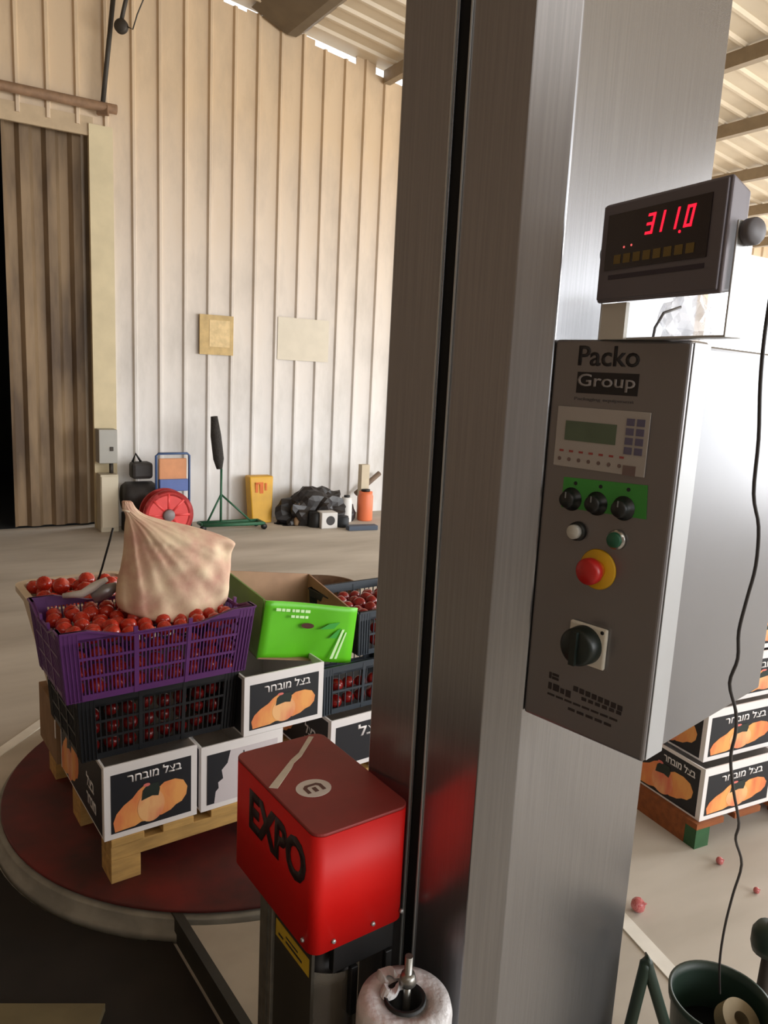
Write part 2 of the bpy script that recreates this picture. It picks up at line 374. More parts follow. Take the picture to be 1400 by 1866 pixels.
# red hose reel
cS, cz = fz(306, 912, -.75)
e = tag(empty('hose_reel', W(cS, -.75, 0), WA), 'red plastic hose reel on the floor in front of the blue trolley', 'reel')
R_ = .235
PK = mat('reel_red', (226, 72, 70), .45, 0, .12, 12)
MB().lathe([(R_, -.03), (R_, -.005), (R_-.05, .0), (R_-.05, -.03), (R_, -.03)], 40, axis='y', org=(0, 0, .24)).build('rim', PK, e)
bb = MB()
for k in range(8):
    a = k*PI/4; bb.tube([(0.05*math.cos(a), -.02, .24+.05*math.sin(a)), (.2*math.cos(a), -.02, .24+.2*math.sin(a))], .016, 6)
bb.build('spokes', PK, e)
MB().lathe([(0, -.06), (.05, -.06), (.06, -.03), (0, -.03)], 20, axis='y', org=(0, 0, .24)).build('hub', mat('hub_grey', (130, 120, 120), .5), e)
MB().lathe([(0.05, 0), (.17, .0), (.18, .04), (.17, .09), (.05, .1)], 28, axis='y', org=(0, 0, .24)).build('hose', mat('hose_rose', (206, 96, 96), .5, 0, .4, 60), e)
MB().lathe([(R_, .1), (R_, .13), (R_-.04, .13), (R_-.04, .1), (R_, .1)], 40, axis='y', org=(0, 0, .24)).build('rear_rim', PK, e)
# hand trolley
s0, s1, z0, z1 = fitbox(285, 826, 345, 950, -.45)
w = s1-s0
e = tag(empty('hand_trolley', W(s0, -.45), WA), 'blue tube trolley carrying orange and blue panels by the wall', 'trolley')
BLUEF = mat('blue_paint', (60, 86, 128), .5)
MB().tube([(0, 0, .02), (0, 0, z1-.02), (.02, 0, z1), (w-.02, 0, z1), (w, 0, z1-.02), (w, 0, .02)], .012, 8).build('frame', BLUEF, e)
box('orange_panel', mat('faded_orange', (216, 150, 104), .6, 0, .12, 9), e, .03, w-.02, .01, .04, .52, z1-.05, .01)
box('blue_panel', mat('faded_blue', (94, 116, 176), .6, 0, .12, 9), e, .03, w-.01, -.01, .05, .41, .53, .01)
for q in (.0, w): MB().lathe([(0, -.02), (.07, -.02), (.07, .02), (0, .02)], 16, axis='x', org=(q, .03, .07)).build('wheel', BLACK, e)
# green stand with a dark brush
sB, zB = fz(400, 960, -.5)
e = tag(empty('brush_stand', W(fz(403, 900, -.45)[0], -.45), WA), 'green wheeled floor stand holding up a long dark brush', 'stand')
MB().tube([(0, 0, .08), (0, 0, .62)], .012, 8).build('pole', GREENM, e)
MB().tube([(-.02, 0, .62), (-.03, 0, .72), (-.06, 0, .95), (-.08, 0, 1.14)], [.03, .055, .055, .035], 10).build('brush', mat('brush_dark', (58, 54, 50), .9, 0, .4, 60, bump=.8), e)
for q in ((-.02, .02, .3, .42, -.1), (.02, 0, .5, .42, -.15)): pass
MB().tube([(-.2, -.05, .06), (.42, -.12, .06)], .018, 8).tube([(-.2, .1, .06), (.42, .05, .06)], .018, 8).tube([(.42, -.12, .06), (.42, .05, .06)], .018, 8).tube([(-.2, -.05, .06), (-.2, .1, .06)], .018, 8).build('base_frame', GREENM, e)
MB().tube([(0, 0, .36), (.3, -.06, .08)], .01, 6).tube([(0, 0, .36), (-.14, 0, .08)], .01, 6).build('strut', GREENM, e)
for q in ((-.2, -.05), (.42, -.12), (.4, .05)): MB().lathe([(0, -.015), (.03, -.015), (.03, .015), (0, .015)], 12, axis='y', org=(q[0], q[1], .03)).build('wheel', BLACK, e)
# yellow container leaning against the wall
s0, s1, z0, z1 = fitbox(455, 868, 500, 950, -.25)
w = s1-s0
e = tag(empty('yellow_container', W(s0, -.25), WA), 'yellow plastic container with orange marks standing against the wall', 'container')
MB().hexa([(.02, -.03, 0), (w-.03, -.03, 0), (w-.03, .12, 0), (.02, .12, 0), (0, .02, z1), (w, .02, z1), (w, .16, z1), (0, .16, z1)]).build('body', mat('yellow_plastic', (222, 168, 30), .5, 0, .15, 6), e, .012)
decal('marks', [rect(.06, .0, .09, .1), rect(.11, -.01, .15, .09), rect(.17, .02, .19, .1), rect(.06, .09, .15, .11)], mat('orange_marks', (216, 110, 40), .6), e, (0, .0, z1-.17), DX, DZ)
# black heap of sheeting
b = bmesh.new(); bmesh.ops.create_icosphere(b, subdivisions=4, radius=1)
from mathutils import noise
s0, z0 = fz(516, 940, -.45); s1, z1 = fz(640, 940, -.45)
for v in b.verts:
    k = 1+.35*noise.noise(v.co*2.6)+.15*noise.noise(v.co*7)
    v.co = Vector((v.co.x*k*(s1-s0)/2, v.co.y*k*.22, max(0, v.co.z*k*.34+.02+.02*v.co.x)))
me = bpy.data.meshes.new('h'); b.to_mesh(me); b.free()
o = link('plastic_sheeting_heap', me, mat('black_sheeting', (34, 30, 30), .4, 0, .3, 14)); o.location = W((s0+s1)/2, -.4); o.rotation_euler = (0, 0, wa)
tag(o, 'crumpled heap of black sheeting lying along the base of the wall', 'heap')
def can(name, x, ybot, ytop, wpx, m, label, cat, t, lid=None):
    q = onz(x, ybot, 0)
    dist = (q-Vector((0, 0, H))).dot(f_); r = wpx/2/FPX*dist; h = (ybot-ytop)/FPX*dist*1.0
    e = tag(empty(name, q+Vector((0, r, 0))), label, cat)
    MB().lathe([(0, 0), (r*.95, 0), (r, .01), (r, h*.85), (r*.9, h*.9), (r*.9, h), (0, h)], 20).build('body', m, e)
    if lid: MB().lathe([(0, h), (r*.55, h), (r*.55, h*1.08), (0, h*1.08)], 16).build('lid', lid, e)
    return e
can('orange_canister', 664, 950, 897, 28, mat('orange_plastic', (232, 122, 78), .5, 0, .08, 5), 'tall orange canister by the wall at the right end of the clutter', 'canister', 0, BLACK)
can('white_canister', 630, 952, 907, 20, mat('white_plastic', (224, 222, 218), .5), 'white canister standing between the black heap and the orange one', 'canister', 0, BLACK)
can('black_bucket', 573, 962, 934, 28, BLACK, 'small black bucket left of the white cube box', 'bucket', 0)
can('black_pot', 624, 962, 942, 22, mat('pot_dark', (30, 34, 38), .6), 'low black pot just right of the white cube box', 'pot', 0)
can('brown_bottle', 541, 958, 918, 13, mat('bottle_tan', (170, 140, 108), .5), 'narrow tan bottle at the left end of the black heap', 'bottle', 0, BLACK)
q = onz(586, 964, 0)
e = tag(empty('white_cube_box', q, WA-6), 'white cube shaped box with a dark mark in front of the black heap', 'box')
box('body', mat('white_enamel', (216, 214, 210), .6, 0, .06, 5), e, 0, .18, 0, .16, 0, .17, .008)
decal('mark', [ell(.1, .085, .05, .05)], mat('mark_dark', (60, 58, 58), .7), e, (0, 0, 0), DX, DZ)
q = onz(636, 968, 0)
e = tag(empty('slate_tray', q, WA-8), 'low dark blue tray on the floor under the orange canister', 'tray')
box('tray', mat('slate_blue', (66, 76, 92), .6), e, 0, .33, 0, .1, 0, .05, .006)
a = onpl(648, 900, W(0, -.12), w2); c = onpl(692, 862, W(0, -.12), w2)
tag(MB().tube([a, c], .03, 8).build('brown_plank', mat('brown_pipe', (112, 92, 76), .7, 0, .2, 10)), 'short brown pole leaning on the wall above the orange canister', 'pole')
q = onz(693, 958, 0)
tag(placeW(MB().box((q-W0).dot(w1)-.04, (q-W0).dot(w1)+.06, -.42, -.34, 0, .62).build('beige_post', mat('beige_post', (204, 190, 164), .7, 0, .1, 6))), 'short beige post standing by the wall beside the steel mast', 'post')

# ------------------------------------------------------------------ stretch wrapper
CDp = Vector((0.247, 1.2, 0)); MA = 43.3; ma = math.radians(MA)
m1 = Vector((math.cos(ma), math.sin(ma), 0)); m2 = Vector((-math.sin(ma), math.cos(ma), 0))
mast = tag(empty('wrapper_mast', CDp, MA), 'tall grey steel mast column with a black vertical slot', 'mast')
ZT = 2.75
b = MB(); b.prism([(0, 0), (-.05, .045), (-.05, .168), (-.046, .168), (-.046, .05), (.008, .008), (.44, .008), (.44, .352), (.0, .352), (-.046, .305), (-.046, .194), (-.05, .194), (-.05, .315), (-.005, .36), (.448, .36), (.448, 0)], .09, ZT)
b.build('column', STEEL, mast, .003, 2)
box('slot_channel', BLACKM, mast, -.044, -.04, .13, .24, .1, ZT-.02)
MB().box(-.0535, -.0505, .164, .1665, .1, ZT-.005).box(-.0535, -.0505, .1955, .1985, .1, ZT-.005).build('slot_lip', STEEL_L, mast)
box('base_flange', DARKST, mast, -.09, .47, -.03, .39, .08, .095, .004)

# base channel between mast and turntable (frame of the pallet)
P0 = onz(203, 1612, .088); P0.z = 0; GA = 36.0; ga = math.radians(GA)
g1 = Vector((math.cos(ga), math.sin(ga), 0)); g2 = Vector((-math.sin(ga), math.cos(ga), 0))
base = tag(empty('base_channel', P0, GA), 'flat beige grey steel base joining the turntable to the mast', 'base')
TC = (.606, .462); TR = .823
ang = [math.radians(a) for a in range(216, 300, 3)]
def arc(r, x0, x1, n=16):
    xs = [x0+(x1-x0)*i/n for i in range(n+1)]; return [(x, TC[1]-math.sqrt(r*r-(x-TC[0])**2)) for x in xs]
poly = arc(.862, .14, .74)+[(.74, -1.34), (.14, -1.34)]
MB().prism(poly, .0, .07).build('deck', PLATE, base, .003)
bb = MB(); bb.box(.115, .14, -1.34, -.155, 0, .078); bb.build('side_rail', mat('rail_dark', (58, 56, 50), .6, .3, .2, 12), base)
tt = tag(empty('turntable', P0+g1*TC[0]+g2*TC[1], GA), 'round turntable with a scuffed dark red disc and grey rim', 'turntable')
MB().lathe([(0, .074), (TR-.004, .074), (TR, .078), (TR, .084), (TR-.004, .088), (0, .088)], 96).build('disc', DISC, tt)
MB().lathe([(TR-.02, .07), (TR+.012, .07), (TR+.016, .066), (TR+.016, .03), (TR+.03, .028), (TR+.03, .0), (TR-.05, 0)], 96).build('rim', RIM, tt)

# thin near-black sheet over the dark floor area before the turntable
def flatpoly(name, pts, z0, z1, m): return MB().prism([(p.x, p.y) for p in pts], z0, z1).build(name, m)
corner = P0+g1*.10
mp_ = [onz(-420, 1600), onz(-60, 1520), onz(20, 1600), onz(200, 1720), onz(316, 1726), P0+g1*.105-g2*.14, P0+g1*.105-g2*1.35, P0-g1*1.3-g2*1.35]
matp = []
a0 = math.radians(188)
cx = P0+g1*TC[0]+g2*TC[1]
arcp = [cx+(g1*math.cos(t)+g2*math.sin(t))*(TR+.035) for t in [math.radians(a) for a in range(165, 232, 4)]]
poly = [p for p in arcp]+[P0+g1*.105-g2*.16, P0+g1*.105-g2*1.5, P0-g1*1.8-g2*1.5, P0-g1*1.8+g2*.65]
tag(flatpoly('dark_floor_sheet', poly, 0.0005, .006, mat('near_black_floor', (34, 28, 22), .85, 0, .35, 7)), 'large near black flat sheet on the floor before the turntable', 'mat')
a = onz(-160, 1842, .006); c = onz(192, 1842, .006)
dd = (c-a).normalized(); nn_ = Vector((dd.y, -dd.x, 0))
tag(flatpoly('wood_plank', [a, c, c+nn_*.09, a+nn_*.09], .0065, .028, mat('olive_plank', (108, 96, 66), .8, 0, .2, 9)), 'olive brown plank lying flat at the lower left corner', 'plank')
# pale floor strips
STRIP = mat('pale_strip', (238, 234, 224), .7, 0, .12, 9)
a = onz(-150, 1468); c = onz(78, 1308)
def strip(a, c, w, i):
    dd = (c-a).normalized(); nn = Vector((dd.y, -dd.x, 0))*w
    struct(flatpoly('trim_%d' % i, [a, c, c+nn, a+nn], -.001, .004, STRIP))
strip(a, c, .05, 20)
strip(onz(1100, 1654), onz(1232, 1800), -.05, 21)
strip(onz(1232, 1800), onz(1262, 1835), -.05, 22)

# ---- carriage
sl = onpl(751, 1437, CDp-m1*.075, m1)
CO = Vector((sl.x, sl.y, 0)); ZC0, ZC1 = .655, .885
car = tag(empty('film_carriage', CO, 35.5), 'bright red film carriage housing with black EXPO lettering on the mast', 'film carriage')
CW, CL = .198, .325
hs = MB().prism(rpoly(-CW, 0, 0, CL, .022, 6), ZC0, ZC1-.006, True)
hs.build('housing', RED, car)
MB().prism(rpoly(-CW, 0, 0, CL, .022, 6), ZC1-.006, ZC1).build('top_cover', REDDUST, car, .002)
lettering('lettering', 'EXPO', mat('dark_ink', (36, 12, 14), .5), car, (-CW-.0006, .250, .766), -DY, DZ, .222, .084, .045)
logo = decal('logo', [ell(0, 0, .034, .03, 32)], mat('logo_white', (216, 204, 196), .6, 0, .1, 30), car, (-.125, .135, ZC1), DX, DY)
decal('logo_mark', [[(-.019, .006), (-.012, .013), (.012, .013), (.019, .006), (.019, -.014), (.012, -.014), (.012, .003), (.008, .007), (-.008, .007), (-.012, .003), (-.012, -.014), (-.019, -.014)], rect(-.004, -.014, .004, .001)], mat('logo_dark', (88, 50, 44), .6), logo, (-.125, .135, ZC1+.0006), DX, DY)
for a_, z_ in ((-.155, .672), (-.072, .672), (-.008, .672)):
    MB().lathe([(0, -.004), (.0035, -.004), (.0045, 0)], 10, axis='y', org=(a_, 0, z_)).build('screw', STEEL_L, car)
MB().lathe([(0, -.004), (.0035, -.004), (.0045, 0)], 10, axis='x', org=(-CW, .03, .672)).build('screw', STEEL_L, car)
box('side_plate', mat('dark_side_plate', (74, 70, 62), .45, .5, .2, 8), car, -.19, -.184, .012, .15, .12, ZC0)
MB().box(-.197, -.178, .150, .166, .10, ZC0+.0).box(-.197, -.190, .166, .184, .10, ZC0).box(-.197, -.178, .184, .2, .1, ZC0).build('upright_profile', GALV, car, .002)
st = decal('warning_sticker', [[(.0, 0), (.125, 0), (.125, .035), (.0, .035)]], mat('yellow_sticker', (196, 164, 40), .5, 0, .15, 30), car, (-.19, .145, .60), -DY, DZ)
decal('print', [rect(.012, .008, .03, .012), rect(.04, .01, .1, .014), rect(.04, .02, .085, .023)], BLACKP, st, (-.1906, .145, .60), -DY, DZ)
MB().lathe([(0, .16), (.032, .16), (.032, .62), (0, .62)], 24, -.13, .08).build('stretch_roller', mat('roller_grey', (66, 62, 60), .45, .2, .1, 9), car)
MB().lathe([(0, .16), (.032, .16), (.032, .62), (0, .62)], 24, -.055, .13).build('stretch_roller', MATS['roller_grey'], car)
# film web between the rollers and the front: thin curved sheet
b = MB(); npt = 16
cur = [(-.182+.105*i/npt, .03-.02*math.sin(PI*i/npt)) for i in range(npt+1)]
b.add([(x, y, .14) for x, y in cur]+[(x, y, .60-.02*(x+.182)/.1) for x, y in cur]+[(x, y+.001, .14) for x, y in cur]+[(x, y+.001, .60-.02*(x+.182)/.1) for x, y in cur],
      [(i, i+1, npt+2+i, npt+1+i) for i in range(npt)]+[(2*npt+2+i, 2*npt+3+i, 3*npt+4+i, 3*npt+3+i) for i in range(npt)], True)
b.build('film_web', mat('dark_film', (104, 98, 88), .25, 0, .3, 10, (1, 1, 2), .3, alpha=.8), car)
MB().box(-.15, -.02, .004, .02, .60, ZC0).box(-.115, -.10, -.002, .01, .50, .60).box(-.04, -.025, -.002, .01, .48, .60).build('bracket', BLACK, car, .002)
# tape strip lying on top of the housing
ts = tag(decal('paper_strip', [[(-.006, 0), (.010, .003), (.007, .08), (.004, .10), (.008, .13), (.002, .216), (-.008, .214), (-.002, .14), (-.006, .11)]], mat('paper_strip', (214, 200, 182), .7, 0, .1, 40), None, (0, 0, 0), DX, DY, .0015), 'torn strip of pale tape lying across the red carriage top', 'strip')
P = CO+Vector((math.cos(math.radians(35.5)), math.sin(math.radians(35.5)), 0))*(-.192)+Vector((-math.sin(math.radians(35.5)), math.cos(math.radians(35.5)), 0))*.172
ts.location = (P.x, P.y, ZC1+.0003); ts.rotation_euler = (0, 0, math.radians(35.5-50))
# film roll standing on the base
RC = onz(738, 1822, .60)
fr_ = tag(empty('film_roll', Vector((RC.x, RC.y, .07))), 'white roll of stretch film with black core standing below the red carriage', 'film roll')
prof = [(.036, .0), (.080, .0), (.082, .01), (.082, .515), (.078, .53), (.060, .534), (.036, .53), (.036, .0)]
MB().lathe(prof, 48).build('film', FILM, fr_)
MB().lathe([(.036, -.0), (.036, .536), (.030, .536), (.030, .3), (.0, .3)], 32).build('core', BLACK, fr_)
b = MB(); n = 40   # loose crumpled film end on the roll
for i in range(n):
    a_ = 2*PI*i/n; r1 = .03+.012*math.sin(3*a_+1); 
    b.v.append((-.02+r1*math.cos(a_), .03+r1*math.sin(a_)*.9, .532)); b.v.append((-.02+r1*.8*math.cos(a_+.1), .03+r1*.8*math.sin(a_), .545+.006*math.sin(5*a_))); b.v.append((-.02+r1*.4*math.cos(a_), .03+r1*.4*math.sin(a_), .538))
for i in range(n):
    j = (i+1) % n
    for k in (0, 1): b.f.append((3*i+k, 3*j+k, 3*j+k+1, 3*i+k+1)); b.sm.append(False); b.mi.append(0)
b.build('loose_film', FILM, fr_)
MB().tube([(.004, .018, .3), (.004, .018, .60)], .007, 12).lathe([(0, .545), (.013, .545), (.016, .55), (.012, .566), (0, .568)], 12, .004, .018).build('spindle', mat('spindle_steel', (140, 138, 132), .3, .8), fr_)

# ---- control cabinet
cab = tag(empty('control_cabinet', CDp, MA), 'grey control cabinet with switches and Packo Group lettering on the mast', 'control cabinet')
BZ0, BZ1 = 1.107, 1.712
box('body', CABIN, cab, .056, .432, -.213, -.001, BZ0+.004, BZ1-.004, .006, 3)
box('door', mat('cabinet_door', (134, 132, 134), .32, .75, .05, 5), cab, 0, .054, -.2165, -.001, BZ0, BZ1, .005, 3)
e = box('door_edge', mat('door_edge_highlight', (176, 178, 180), .4, .3), cab, .006, .054, -.2185, -.2167, BZ0+.003, BZ1-.003, .0008); e['label'] = 'pale highlight strip on the edge of the cabinet door'  # corner highlight put into the strip's pale colour
U_, V_ = -DY, DZ
def F(b, z): return (-.0003, b, z)
INK = mat('grey_ink', (30, 27, 29), .6)
lettering('maker_lettering', 'Packo', INK, cab, F(-.045, 1.674), U_, V_, .099, .029, .012)
pl = decal('lettering_band', [rect(0, 0, .1, .031)], INK, cab, F(-.046, 1.634), U_, V_)
lettering('lettering', 'Group', mat('pale_ink', (150, 146, 146), .6), pl, (-.0012, -.048, 1.6385), U_, V_, .094, .024, .01)
lettering('small_lettering', 'Packaging equipment', mat('mid_ink', (92, 88, 90), .6), cab, F(-.044, 1.622), U_, V_, .098, .006)
hp = box('keypad_panel', mat('keypad_grey', (168, 162, 156), .45, 0, .05, 9), cab, -.0025, -.0003, -.171, -.018, 1.522, 1.613, .001)
box('screen', mat('lcd_green', (88, 104, 84), .25, 0, .2, 12), hp, -.0034, -.0026, -.121, -.035, 1.563, 1.592)
kb = MB()
for i in range(4):
    for j in range(2): kb.box(-.0036, -.0026, -.136-j*.016-.012, -.136-j*.016, 1.552+i*.0135, 1.562+i*.0135)
kb.build('keys', mat('key_violet', (92, 88, 112), .5), hp)
decal('indicator_marks', [rect(.006+i*.017, 0, .013+i*.017, .003) for i in range(7)], mat('mark_red', (150, 66, 62), .6), hp, (-.0026, -.022, 1.545), U_, V_)
decal('symbol_marks', [ell(.007+i*.017, -.008, .003, .003, 10) for i in range(7)]+[rect(.115, -.02, .135, -.006)], mat('mark_brown', (110, 92, 88), .6), hp, (-.0026, -.022, 1.542), U_, V_)
gp = decal('knob_label', [[(0, 0), (.141, .005), (.138, .053), (.0, .047)]], GREENL, cab, F(-.039, 1.459), U_, V_, .001)
decal('tick_marks', [ell(.022, .04, .003, .003, 10), ell(.065, .041, .003, .003, 10), ell(.11, .043, .003, .003, 10)], BLACKP, gp, (-.0014, -.039, 1.459), U_, V_)
for bb_ in (-.056, -.1, -.144):
    k = MB().lathe([(0, -.018), (.011, -.018), (.013, -.014), (.0135, -.004), (.018, -.002), (.018, -.0012)], 24, axis='x', org=(0, bb_, 1.474)).build('knob', mat('knob_black', (22, 26, 26), .4), cab)
    decal('pointer', [rect(-.001, .003, .001, .012)], mat('pointer_grey', (120, 124, 124), .5), k, (-.0181, bb_, 1.474), U_, V_)
def button(name, b_, z_, r, cap, ring, prot=.016):
    k = MB().lathe([(0, -.007), (r+.003, -.007), (r+.004, -.0), ], 28, axis='x', org=(0, b_, z_)).build(name, ring, cab)
    MB().lathe([(0, -prot), (r*.9, -prot), (r, -prot+.002), (r, -.006)], 28, axis='x', org=(0, b_, z_)).build('cap', cap, k); return k
button('white_button', -.072, 1.427, .011, mat('button_white', (196, 196, 188), .4), mat('ring_dark', (54, 56, 54), .4, .5))
button('green_button', -.139, 1.427, .0115, mat('button_green', (30, 92, 66), .4), mat('ring_chrome', (190, 190, 186), .25, .9), .013)
k = MB().lathe([(0, -.003), (.029, -.003), (.031, -.0005)], 40, axis='x', org=(0, -.112, 1.376)).build('emergency_stop', mat('stop_yellow', (216, 168, 28), .45), cab)
MB().lathe([(.014, -.003), (.014, -.014)], 24, axis='x', org=(0, -.112, 1.376)).build('collar', mat('stop_orange', (206, 110, 30), .45), k)
MB().lathe([(0, -.034), (.016, -.033), (.020, -.028), (.020, -.018), (.016, -.012), (0, -.012)], 32, axis='x', org=(0, -.112, 1.376)).build('mushroom', mat('stop_red', (178, 30, 28), .35), k)
k = box('main_switch', CREAM, cab, -.008, -.0003, -.142, -.078, 1.226, 1.290, .003)
MB().lathe([(0, -.034), (.024, -.034), (.029, -.029), (.030, -.009), (.030, -.008)], 40, axis='x', org=(0, -.107, 1.258)).build('rotary_knob', mat('knob_green_black', (20, 30, 26), .4), k)
MB().box(-.041, -.034, -.112, -.102, 1.232, 1.284).build('grip', mat('knob_green_black', (20, 30, 26), .4), k)
MB().lathe([(0, -.0085), (.003, -.0085), (.0031, -.008)], 10, axis='x', org=(0, -.135, 1.284)).build('screw', BLACK, k)
SM = mat('smudge_ink', (40, 34, 34), .7)
for nm, rs in (('printed_marks', [rect(.0, .052, .004, .062), rect(.006, .052, .018, .056), rect(.006, .058, .018, .062), rect(.0, .034, .006, .045), rect(.009, .034, .02, .045), rect(.023, .034, .03, .042), rect(.033, .032, .042, .043)]),
               ('printed_lines', [rect(.046+i*.011, .046-i*.0005, .054+i*.011, .054-i*.0005) for i in range(8)]+[rect(.062+i*.012, .036, .07+i*.012, .041) for i in range(6)]+[rect(.0+i*.016, .024, .013+i*.016, .027) for i in range(8)]+[rect(.04+i*.016, .012, .052+i*.016, .016) for i in range(5)])):
    decal(nm, rs, SM, cab, F(-.045, 1.13), U_, V_)

# ---- weight display
da = math.radians(25.6)
DO = onz(1340, 312, 1.9) if False else Vector((0.387, .95, 0))
dis = tag(empty('weight_display', Vector((DO.x, DO.y, 1.762)), 25.6), 'dark grey digital weight display with red digits above the cabinet', 'display')
# local: +y runs to the left-far along the face, -x is outward (towards the viewer's left)
DW, DH = .222, .136
DG = mat('display_grey', (118, 112, 117), .5, .1, .06, 6)  # greys of housing, bezel and knobs lightened: haze put into the colour
b = MB(); b.hexa([(.0, 0, 0), (.045, .012, .008), (.045, DW-.012, .008), (0, DW, 0), (0, 0, DH), (.045, .012, DH-.012), (.045, DW-.012, DH-.012), (0, DW, DH)])
b.build('housing', DG, dis, .004, 3)
MB().box(-.004, 0, 0.004, DW-.004, .004, DH-.004).build('face_frame', mat('display_bezel', (100, 95, 101), .45, .1, .06, 6), dis, .002)
sc_ = MB().box(-.0055, -.004, .024, .205, .044, .118).build('display_window', LEDOFF, dis)
SEG = {'3': 'abgcd', '1': 'bc', '0': 'abcdef'}
def digit(ch, y, z, w, h, parent, th=.0035):
    sk = .18; p = []
    def q(u0, v0, u1, v1): p.append([(u0+sk*v0, v0), (u1+sk*v0, v0), (u1+sk*v1, v1), (u0+sk*v1, v1)])
    for s in SEG[ch]:
        if s == 'a': q(0, h-th, w, h)
        if s == 'g': q(0, h/2-th/2, w, h/2+th/2)
        if s == 'd': q(0, 0, w, th)
        if s == 'b': q(w-th, h/2, w, h)
        if s == 'c': q(w-th, 0, w, h/2)
        if s == 'f': q(0, h/2, th, h)
        if s == 'e': q(0, 0, th, h/2)
    decal('digit', p, LEDR, parent, (-.0056, y, z), -DY, DZ)
for ch, y in (('3', .131), ('1', .114), ('1', .090), ('0', .065)): digit(ch, y, .083, .013, .026, sc_)
decal('decimal_point', [ell(0, 0, .002, .002, 8)], LEDR, sc_, (-.0056, .070, .079), -DY, DZ)
decal('status_lights', [ell(0, 0, .0016, .0016, 8), ell(.014, .001, .0016, .0016, 8)], mat('led_pink', (240, 110, 110), .5, emit=((240, 100, 100), .8)), sc_, (-.0056, .168, .072), -DY, DZ)
decal('key_marks', [rect(i*.0185, 0, .013+i*.0185, .012) for i in range(8)], mat('mark_olive', (112, 92, 40), .6), sc_, (-.0056, .186, .051), -DY, DZ)
decal('badge', [rect(0, 0, .17, .006)], mat('badge_dark', (52, 44, 56), .6), dis, (-.0042, .196, .031), -DY, DZ)
for y, s in ((-.018, 1), (DW+.004, 0)):
    MB().lathe([(0, 0), (.014, 0), (.016, .003), (.016, .012), (.012, .014), (0, .014)], 20, axis='y', org=(.028, y, .072)).build('knob', mat('knob_dark', (96, 93, 96), .5), dis)
br = MB(); br.box(.012, .04, DW+.0005, DW+.0035, -.05, .085).box(.012, .04, -.0035, -.0005, -.05, .085).box(.012, .04, -.0035, DW+.0035, -.0505, -.0475)
br.build('bracket', STEEL_L, dis, .001)
box('bracket_foot', mat('foot_white', (206, 204, 196), .5), dis, .006, .012, .165, .215, -.05, .0)
# crumpled clear bag behind the display and its lead
b = bmesh.new(); bmesh.ops.create_icosphere(b, subdivisions=3, radius=.045)
for v in b.verts: v.co = Vector((v.co.x*.5, v.co.y*1.3, v.co.z*.8))*1.25*(1+.45*noise.noise(v.co*55)); 
me = bpy.data.meshes.new('bag'); b.to_mesh(me); b.free()
o = link('plastic_bag', me, CLEAR); 
BP = onpl(1258, 572, CDp-m2*.10, m2); o.location = (BP.x, BP.y, 1.752); o.rotation_euler = (0, 0, ma+PI/2)
tag(o, 'crumpled clear plastic bag on top of the cabinet under the display', 'bag')
a = onpl(1190, 612, CDp-m2*.12, m2); a.z = 1.714
tag(MB().tube([a, a+Vector((.002, 0, .02)), a+Vector((.014, .005, .042)), a+Vector((.04, .01, .052))], .0022, 8).build('display_lead', mat('lead_grey', (90, 86, 84), .5)), 'thin grey lead curving up from the cabinet top to the display', 'cable')

# ------------------------------------------------------------------ produce on the pallet
def G(a, b, z=0): return P0+g1*a+g2*b+DZ*z
pal = tag(empty('wooden_pallet', G(0, 0, .088), GA), 'light wooden pallet standing on the red turntable', 'pallet')
PLn, PWd = 1.2, .8
for bx in (0, .555, 1.11):
    for by in (0, .35, .7): box('block', WOOD, pal, bx, bx+.09, by, by+.10, .0, .075, .002)
for by in (0, .35, .7): box('stringer', WOOD, pal, 0, PLn, by, by+.10, .0755, .122, .002)
for i in range(8): box('deck_board', WOOD, pal, .0+i*.158, .10+i*.158, -.005, PWd, .1225, .147, .002)
DZ0 = .235

def onion_art(parent, org, u, v, w, h, flip=False):
    A = lambda pts: [(x*w, y*h) for x, y in pts]
    n = u.cross(v); org = Vector(org)
    decal('onion_picture', [A([(.03, .0), (.01, .20), (.05, .36), (.14, .50), (.25, .60), (.32, .72), (.39, .79), (.45, .74), (.48, .5), (.48, .3), (.44, .05), (.36, .07), (.28, .02), (.14, .01)])], ORANGE, parent, org, u, v, .0006)
    decal('onion_picture', [A([(.52, .12), (.53, .40), (.57, .66), (.66, .76), (.80, .77), (.91, .70), (.965, .54), (.95, .38), (.89, .26), (.81, .22), (.74, .14), (.62, .09)])], ORANGE, parent, org+n*.0003, u, v, .0006)
    decal('onion_picture', [A(ell(.485, .35, .175, .33, 26))], mat('onion_print_pale', (246, 190, 128), .6, 0, 0, 14, (1, 1, .4), col2=(226, 112, 84)), parent, org+n*.0006, u, v, .0006)
    decal('leaf_patch', [A([(.36, .50), (.38, .70), (.44, .80), (.58, .80), (.60, .66), (.58, .52), (.50, .55)])], mat('leaf_print', (30, 42, 34), .6), parent, org+n*.0009, u, v, .0006)
    decal('onion_skin_patch', [A(ell(.43, .80, .045, .035, 10))], PINK, parent, org+n*.0012, u, v, .0006)
HEB = '\u05d1\u05e6\u05dc \u05de\u05d5\u05d1\u05d7\u05e8'
HEBV = HEB[::-1]
